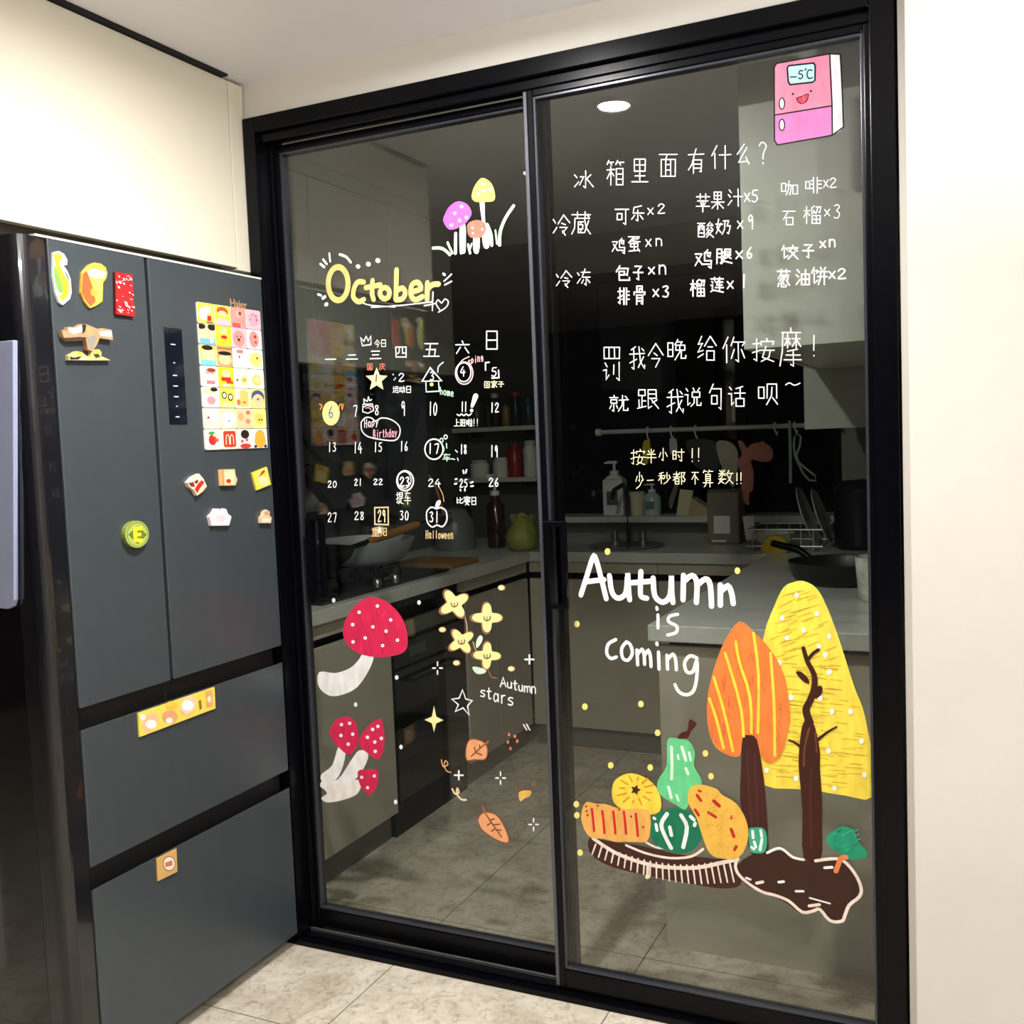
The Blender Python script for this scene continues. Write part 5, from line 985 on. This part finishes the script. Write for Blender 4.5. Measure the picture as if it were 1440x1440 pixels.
q = MB(); q.tube([(-.50, 2.10, ZC+.10), (-.48, 2.15, ZC+.15), (-.49, 2.13, ZC+.22), (-.50, 2.03, ZC+.235)], .009, black_m, 8); q.build('handle', kt, smooth=True)
sy = thing('pump_bottle', (-.313, 2.09, ZC), 'tall dark brown pump bottle on the left worktop', 'bottle')
q = MB(); q.lathe([(.001, .001), (.04, .001), (.043, .01), (.043, .20), (.02, .235), (.018, .25), (.001, .25)], M_('brown_bottle_glass', (52, 26, 18), .15, coat=.3), (-.313, 2.09, ZC), 20); q.build('body', sy, smooth=True)
q = MB(); q.lathe([(.001, .25), (.022, .25), (.022, .27), (.007, .275), (.007, .34), (.001, .34)], white_m, (-.313, 2.09, ZC), 14); q.box((-.325, 2.03, ZC+.335), (-.301, 2.10, ZC+.352), white_m); q.build('pump', sy)
bg = MB(); c0 = Vector((-.135, 2.0, ZC+.001))
random.seed(11)
for k in range(1):
    rings = [(.055,0),(.075,.02),(.082,.06),(.07,.10),(.05,.12),(.065,.15)]
    vs = []; n = 20
    for r, h in rings:
        for i in range(n): a = 2*math.pi*i/n; rr_ = r*(1+random.uniform(-.08, .08)); vs.append((c0.x+rr_*math.cos(a)*.9, c0.y+rr_*math.sin(a), c0.z+h+(random.uniform(-.012, .02) if h > .14 else 0)))
    fs = [tuple(range(n))[::-1]]
    for j in range(len(rings)-1):
        for i in range(n): fs.append((j*n+i, j*n+(i+1) % n, (j+1)*n+(i+1) % n, (j+1)*n+i))
    fs.append(tuple((len(rings)-1)*n+i for i in range(n))); bg.add(vs, fs, M_('olive_green_plastic_bag', (150, 158, 74), .5, var=.2, bump=.4, bscale=30))
tag(bg.build('plastic_bag', smooth=True), 'crumpled olive green bag on the left worktop near the corner', 'bag')
# back counter: faucet, bottles, boxes
def at(px, py, y=2.35): return pix(px, py, 1, y)
SILL = WZ0 - .001
fa = thing('tap', (.25, 2.42, ZC), 'tall dark curved tap behind the sink', 'tap')
q = MB(); tx = .235
q.tube([(tx, 2.42, ZC), (tx, 2.42, ZC+.20), (tx, 2.40, ZC+.25), (tx, 2.35, ZC+.275), (tx-.02, 2.29, ZC+.255), (tx-.03, 2.27, ZC+.21)], .011, M_('dark_metal_tap', (58, 58, 60), .25, metal=.7), 12); q.build('spout', fa, smooth=True)
for dx in (-.07, .07): 
    q = MB(); q.lathe([(.02, 0), (.018, .05), (.001, .055)], steel_m, (tx+dx, 2.42, ZC), 14); q.tube([(tx+dx, 2.42, ZC+.045), (tx+dx*1.5, 2.39, ZC+.065)], .006, steel_m, 8); q.build('lever', fa, smooth=True)
def pump(px, w, ztop, label, body, label_rgb, square=False, yb=KB-.06):
    p = pix(px, 728, 1, yb); h = ztop - SILL; x = p.x
    o = thing('pump_bottle', (x, yb, SILL), label, 'bottle')
    q = MB(); m = M_('bottle_%d_%d_%d' % body, body, .3)
    if square: 
        q.box((x-w, yb-w*.7, SILL+.001), (x+w, yb+w*.7, SILL+h*.66), m); q.prism([(-w, 0), (w, 0), (w*.45, h*.08), (-w*.45, h*.08)], lambda u, v, t: (x+u, yb-w*.5+t, SILL+h*.66+v), w, m)
        q.build('body', o, .006)
    else: q.lathe([(.001, .001), (w, .001), (w, h*.55), (w*.8, h*.66), (w*.4, h*.73), (w*.4, h*.75), (.001, h*.75)], m, (x, yb, SILL), 20); q.build('body', o, smooth=True)
    q = MB(); q.lathe([(.001, h*.74), (w*.45, h*.74), (w*.45, h*.82), (w*.13, h*.83), (w*.13, h*.96), (.001, h*.96)], white_m, (x, yb, SILL), 14); q.prism([(-w*.9, h*.95), (w*.3, h*.95), (w*.3, h), (-w*.5, h), (-w*.95, h*.97)], lambda u, v, t: (x+u, yb-.008+t, SILL+v), .016, white_m); q.build('pump', o)
    q = MB(); q.box((x-w*.6, yb-(w*.72 if square else w*1.0)-.001, SILL+h*.2), (x+w*.5, yb-(w*.7 if square else w*.9), SILL+h*.45), M_('lab_%d_%d_%d' % label_rgb, label_rgb, .5)); q.build('label', o)
pump(866, .052, pix(866, 648, 1, KB-.06).z, 'tall white square pump bottle on the window sill', (226, 226, 222), (90, 90, 92), True)
pump(918, .042, pix(918, 680, 1, KB-.06).z, 'short pale blue pump bottle on the window sill', (186, 198, 200), (100, 130, 120))
p = pix(896, 725, 1, KB-.06); cj = thing('tub', (p.x, KB-.06, SILL), 'cream tub with a lid between the two pump bottles', 'tub')
q = MB(); q.lathe([(.001, .001), (.034, .001), (.042, .10), (.001, .10)], M_('cream_tub', (216, 208, 170), .4), (p.x, KB-.06, SILL), 22); q.build('body', cj, smooth=True); q = MB(); q.lathe([(.001, .10), (.043, .10), (.043, .116), (.001, .118)], M_('cream_lid', (200, 196, 170), .4), (p.x, KB-.06, SILL), 22); q.build('lid', cj, smooth=True)
KY = 2.36
def leaning(name, label, pxs, y, th, m, cat):
    P = [pix(x, yy, 1, y) for x, yy in pxs]; zmin = min(p.z for p in P); q = MB()
    q.prism([(p.x, p.z) for p in P], lambda u, v, w: (u, y+w, v), th, m); return tag(q.build(name, bevel=.002), label, cat)
leaning('knife', 'steel knife standing in front of the kitchen window', [(941,714),(940,705),(950,676),(955,676),(952,690),(944,716)], KB-.05, .004, steel_m, 'knife')
leaning('chopping_board', 'cream chopping board leaning in the sill corner', [(950,730),(956,688),(975,690),(968,730)], KB-.055, .012, M_('cream_board', (222, 214, 170), .5), 'chopping board')
leaning('book_stand', 'pale tan stand with a slanted front beside the window sill', [(965,733),(972,700),(1000,718),(1002,738)], 2.45, .10, M_('pale_tan_wood', (200, 178, 140), .5, var=.15), 'stand')
p0, p1 = pix(995, 752, 1, 2.30), pix(1038, 692, 1, 2.30)
bx = thing('appliance_box', ((p0.x+p1.x)/2, 2.36, ZC), 'grey brown box shaped appliance with a paper label on the back worktop', 'appliance')
boxo('body', (p0.x, 2.30, ZC+.001), (p1.x, 2.44, p1.z), M_('grey_brown_plastic', (128, 118, 104), .5, var=.08), bx, .006); boxo('top_lid', (p0.x+.004, 2.305, p1.z), (p1.x-.004, 2.435, p1.z+.012), M_('smoky_lid', (90, 90, 88), .2), bx, .003)
boxo('paper_label', (p0.x+.03, 2.298, ZC+.05), (p1.x-.04, 2.30, ZC+.13), white_m, bx); boxo('switch_strip', (p0.x+.02, 2.298, ZC+.012), (p1.x-.06, 2.30, ZC+.02), white_m, bx)
leaning('card', 'white card standing upright on the back worktop', [(1044,726),(1060,725),(1063,759),(1049,760)], 2.22, .004, M_('white_card', (236, 236, 232), .6), 'card')
# drying rack and its load
rk = thing('drying_rack', (1.03, 2.2, ZC), 'wire drying rack with dishes on the right of the back worktop', 'rack')
q = MB(); wire = M_('pale_wire', (214, 214, 210), .3, metal=.5)
for zz in (.02, .09): q.tube([(.88, 2.06, ZC+zz), (1.19, 2.06, ZC+zz), (1.19, 2.36, ZC+zz), (.88, 2.36, ZC+zz)], .004, wire, 6, True)
q.build('frame', rk)
for i in range(6): q = MB(); x = .905+.05*i; q.tube([(x, 2.06, ZC+.09), (x, 2.06, ZC+.004), (x, 2.36, ZC+.004), (x, 2.36, ZC+.09)], .003, wire, 6); q.build('wire', rk)
def plate(x, y, zc, r, tilt, label, rgb):
    q = MB(); q.lathe([(.001, .004), (r*.6, .004), (r, .016), (r, .020), (r*.6, .010), (.001, .009)], M_('plate_%d_%d_%d' % rgb, rgb, .25), (0, 0, 0), 30)
    R_ = Matrix.Rotation(tilt, 4, 'Y'); q.v = [tuple(R_ @ Vector(p) + Vector((x, y, zc))) for p in q.v]
    tag(q.build('plate', smooth=True), label, 'plate', 'plates in the drying rack')
plate(1.09, 2.22, ZC+.135, .125, 1.25, 'grey rimmed plate upright in the drying rack, left one', (206, 206, 200)); plate(1.15, 2.22, ZC+.130, .12, 1.25, 'grey rimmed plate upright in the drying rack, right one', (196, 198, 196))
q = MB(); q.lathe([(.001, 0), (.05, 0), (.085, .05), (.09, .06), (.084, .06), (.045, .008), (.001, .006)], white_m, (.975, 2.16, ZC+.009), 26); tag(q.build('bowl', smooth=True), 'white bowl in the drying rack', 'bowl', 'bowls')
q = MB(); pz = pix(930+165, 735, 1, 2.12)
q.prism(smooth2([(-.05, 0), (.05, 0), (.055, .04), (.02, .07), (-.03, .055)], True, 3), lambda u, v, w: (pz.x+u, 2.0+w, ZC+.001+v), .04, M_('yellow_sponge', (214, 178, 50), .9, bump=.5)); tag(q.build('sponge', bevel=.004), 'yellow sponge on the back worktop beside the white card', 'sponge')
pk = pix(1212, 750, 1, 2.2)
kk = thing('rice_cooker', (pk.x, 2.2, ZC), 'tall dark cooker against the right end of the back worktop', 'cooker')
q = MB(); q.lathe([(.001, 0), (.10, 0), (.11, .02), (.11, .24), (.001, .24)], M_('dark_blue_black_plastic', (22, 25, 32), .35), (pk.x, 2.2, ZC+.001), 28); q.build('body', kk, smooth=True)
q = MB(); q.lathe([(.111, .242), (.113, .25), (.09, .28), (.001, .29)], M_('dark_lid', (30, 33, 40), .25), (pk.x, 2.2, ZC+.001), 28); q.build('lid', kk, smooth=True)
q = MB(); q.box((pk.x-.125, 2.17, ZC+.18), (pk.x-.105, 2.23, ZC+.22), black_m); q.build('side_handle', kk, .003)
# frying pan and cup on the near right worktop
pc = pix(1182, 806, 2, ZC+.03)
fpn = thing('frying_pan', (pc.x, pc.y, ZC), 'deep black frying pan on the right worktop', 'frying pan')
r_ = .165
q = MB(); q.lathe([(.001, 0), (r_*.78, 0), (r_*.92, .02), (r_, .07), (r_*1.01, .072), (r_*.97, .07), (r_*.88, .022), (r_*.74, .008), (.001, .007)], M_('black_nonstick', (34, 34, 36), .4), (pc.x, pc.y, ZC+.001), 40); q.build('bowl', fpn, smooth=True)
h1 = pix(1086, 764, 2, ZC+.11); st = Vector((pc.x-r_*.7, pc.y+r_*.7, ZC+.066)); hv = (h1-st)
if hv.length > .3: h1 = st + hv.normalized()*.26
q = MB(); q.tube([st, st*.7+h1*.3+Vector((0, 0, .012)), h1], [.010, .014, .012], black_m, 10); q.build('handle', fpn, smooth=True)
cpz = pix(1222, 843, 2, ZC); 
cu = thing('cup', (1.53, cpz.y, ZC), 'white patterned cup on the right worktop by the door frame', 'cup')
q = MB(); cx_ = pix(1236, 843, 2, ZC).x; hC = pix(1236, 783, 1, cpz.y).z - ZC; rC = cx_-pix(1202, 800, 1, cpz.y).x
q.lathe([(.001, 0), (rC*.8, 0), (rC*.85, .004), (rC, hC), (rC*.96, hC), (rC*.8, .008), (.001, .007)], M_('white_marbled_ceramic', (228, 226, 216), .25, var=.35, scale=26), (cx_, cpz.y, ZC+.001), 30); q.build('body', cu, smooth=True)
q = MB(); q.tube([(cx_+rC*.9, cpz.y, ZC+hC*.8), (cx_+rC+.03, cpz.y, ZC+hC*.75), (cx_+rC+.03, cpz.y, ZC+hC*.35), (cx_+rC*.88, cpz.y, ZC+hC*.25)], .006, white_m, 8); q.build('handle', cu, smooth=True)
# upper cabinets on the right wall
def upper(label, x0, y0, y1, z0):
    o = thing('wall_cabinet', ((x0+1.69)/2, (y0+y1)/2, z0), label, 'cabinet')
    boxo('body', (x0+.02, y0+.016, z0+.002), (1.698, y1, 2.398), kupper_m, o); boxo('end_panel', (x0, y0, z0), (1.698, y0+.016, 2.398), kupper_m, o, .001)
    n = max(1, round((y1-y0)/.5))
    for k in range(n): boxo('door', (x0, y0+.0165+(y1-y0-.0165)*k/n+.001, z0), (x0+.018, y0+.0165+(y1-y0-.0165)*(k+1)/n-.001, 2.396), kupper_m, o, .001)
X2 = 1.29
upper('pale upper cabinet close behind the glass on the right', X2, .205, 1.285, 1.600)
upper('pale upper cabinet hanging lower in the right back corner', 1.252, 1.29, KB-.15, 1.404)
# rod across the window with hanging things
RY = KB-.10; rz = pix(900, 604, 1, RY).z
ra, rb = pix(842, 608, 1, RY), pix(1140, 598, 1, RY)
rod = thing('curtain_rod', ((ra.x+rb.x)/2, RY, rz), 'pale horizontal rod across the kitchen window', 'rod')
q = MB(); q.tube([ra, rb+Vector((.12, 0, 0))], .011, M_('pale_rod', (196, 200, 196), .35), 12); q.build('bar', rod)
q = MB(); q.lathe([(.001, -.012), (.018, -.012), (.018, .012), (.001, .012)], white_m, (0, 0, 0), 14); q.v = [(ra.x+v[2], ra.y+v[0], ra.z+v[1]) for v in q.v]; q.build('end_cap', rod)
def rodz(x): t = (x-ra.x)/(rb.x-ra.x); return ra.z + (rb.z-ra.z)*t
def hook(px, lo=632):
    x = pix(px, 610, 1, RY).x; zr = rodz(x)+.004; zl = pix(px, lo, 1, RY).z
    q = MB(); q.tube([(x, RY+.015, zr-.006), (x, RY+.008, zr+.014), (x, RY-.010, zr+.012), (x, RY-.016, zr-.012), (x+.004, RY-.014, zl+.02), (x+.012, RY-.02, zl), (x+.016, RY-.03, zl+.014)], .0035, white_m, 8)
    tag(q.build('hook', smooth=True), 'small white hook on the window rod', 'hook', 'hooks on the window rod'); return x, zl
def hang(name, label, pxs, rgb, th=.012, cat=None, y=RY-.036):
    P = [pix(a, b, 1, y) for a, b in pxs]; q = MB(); q.prism(smooth2([(p.x, p.z) for p in P], True, 3), lambda u, v, w: (u, y+w, v), th, M_('hung_%d_%d_%d' % rgb, rgb, .7, var=.12, bump=.2)); return tag(q.build(name, bevel=.003), label, cat)
for px, lo in ((911, 622), (944, 618), (978, 618), (1090, 612), (1118, 610)): hook(px, lo)
H1 = lambda L: z(820, 560, 3.4286, L)
hang('scrubber', 'yellow scrubber hanging from the window rod', H1([(288,215),(305,200),(320,212),(322,250),(310,315),(290,312),(286,260)]), (214, 196, 30), .015, 'scrubber')
hang('tag', 'white tag hanging from the window rod', H1([(416,200),(430,192),(450,202),(452,262),(420,266)]), (196, 204, 204), .008, 'tag')
hang('dish_cloth', 'dark grey cloth hanging left on the window rod', H1([(492,212),(545,195),(600,200),(640,215),(668,290),(640,350),(590,350),(540,330),(510,270)]), (58, 62, 60), .02, 'cloth')
hang('dish_cloth', 'pale beige cloth hanging beside the pink mat', H1([(640,215),(690,206),(735,235),(748,300),(735,395),(720,430),(690,380),(660,310)]), (190, 180, 156), .02, 'cloth', RY-.04)
hang('pink_mat', 'pink animal shaped mat hanging from the window rod', H1([(745,208),(770,210),(788,240),(810,222),(850,212),(865,205),(880,218),(905,235),(915,270),(905,300),(870,308),(830,300),(808,300),(822,360),(818,440),(800,460),(800,512),(780,505),(760,450),(768,380),(742,310),(765,270)]), (214, 138, 122), .014, 'mat', RY-.055)
q = MB()
for L in ([(995,108),(998,200),(1000,300),(1000,410)], ): q.tube([pix(820+x/3.4286, 560+y/3.4286, 1, RY-.03) for x, y in L], .007, M_('pale_green_strap', (170, 188, 180), .6), 8)
tag(q.build('strap'), 'pale green strap hanging straight from the window rod', 'strap')
q = MB(); q.tube([pix(820+x/3.4286, 560+y/3.4286, 1, RY-.034) for x, y in ((1024,170),(1050,185),(1045,230),(1028,275),(1040,310),(1075,340),(1120,375),(1122,398),(1090,395),(1062,365),(1040,320),(1022,280),(1016,230),(1018,190))], .005, M_('pale_green_cord', (176, 190, 172), .6), 8, True)
tag(q.build('cord', smooth=True), 'pale green looped cord hanging from the window rod', 'cord')

# ================================================================== LAMPS
lamp_m = emit('downlight_diffuser', (255, 246, 230), 30)
for i, (x, y, w, r, ang) in enumerate(DOWNLIGHTS):
    names = ['white recessed ceiling downlight in front of the sliding doors', 'small recessed downlight beside the cream wall cabinet', 'added unseen fill downlight over the living room behind']
    t = thing('ceiling_light', (x, y, CEIL-.012), names[i], 'ceiling light', 'recessed downlights')
    q = MB(); q.lathe([(r*1.05, 0), (r*1.3, 0), (r*1.34, .004), (r*1.34, .0119), (r*1.05, .0119), (r*1.05, 0)], white_m, (x, y, CEIL-.012), 28); q.build('rim', t, smooth=True)
    q = MB(); q.lathe([(.001, .006), (r*1.04, .006), (r*1.04, .011), (.001, .011)], lamp_m, (x, y, CEIL-.012), 28); q.build('diffuser', t)
    ld = bpy.data.lights.new('downlight', 'AREA'); ld.shape = 'DISK'; ld.size = 2*r; ld.energy = w; ld.color = (1, .985, .96); ld.spread = math.radians(ang)
    lo = bpy.data.objects.new('downlight', ld); COL.objects.link(lo); lo.location = (0, 0, .004); lo.parent = t
for x, y, z_, w, r in FILL_GLOBES:
    t = thing('fill_globe', (x, y, z_), 'unseen white globe added for fill light in the living room', 'pendant lamp')
    ball = lambda R: [(.001, -R)] + [(R*math.sin(a*math.pi/12), -R*math.cos(a*math.pi/12)) for a in range(1, 12)] + [(.001, R)]
    q = MB(); q.lathe(ball(r), emit('fill_globe_opal', (255, 246, 232), 6), (x, y, z_), 28); q.build('globe', t, smooth=True)
    q = MB(); q.tube([(x, y, z_+r+.004), (x, y, CEIL-.001)], .004, black_m, 8); q.build('cord', t)
    ld = bpy.data.lights.new('globe_fill_light', 'POINT'); ld.energy = w; ld.shadow_soft_size = r*1.03; ld.color = (1, .985, .96)
    lo = bpy.data.objects.new('globe_fill_light', ld); COL.objects.link(lo); lo.parent = t
x, y, z_, w = FILL_UPLIGHT
t = thing('fill_uplighter', (x, y, 0), 'unseen black uplighter added for fill light by the right wall', 'floor lamp')
q = MB(); q.lathe([(.001, 0), (.13, 0), (.13, .015), (.02, .025), (.001, .026)], black_m, (x, y, .0005), 28); q.build('base', t, smooth=True)
q = MB(); q.tube([(x, y, .026), (x, y, z_-.07)], .011, black_m, 12); q.build('pole', t, smooth=True)
q = MB(); q.lathe([(.02, -.07), (.10, -.03), (.15, .03), (.146, .03), (.096, -.022), (.02, -.06), (.02, -.07)], black_m, (x, y, z_), 28); q.build('lamp_shade', t, smooth=True)
ld = bpy.data.lights.new('ceiling_fill', 'AREA'); ld.shape = 'DISK'; ld.size = .2; ld.energy = w; ld.color = (1, .985, .96)
lo = bpy.data.objects.new('ceiling_fill', ld); COL.objects.link(lo); lo.parent = t; lo.location = (0, 0, z_+.005); lo.rotation_euler = (math.pi, 0, 0)
bpy.context.view_layer.update()
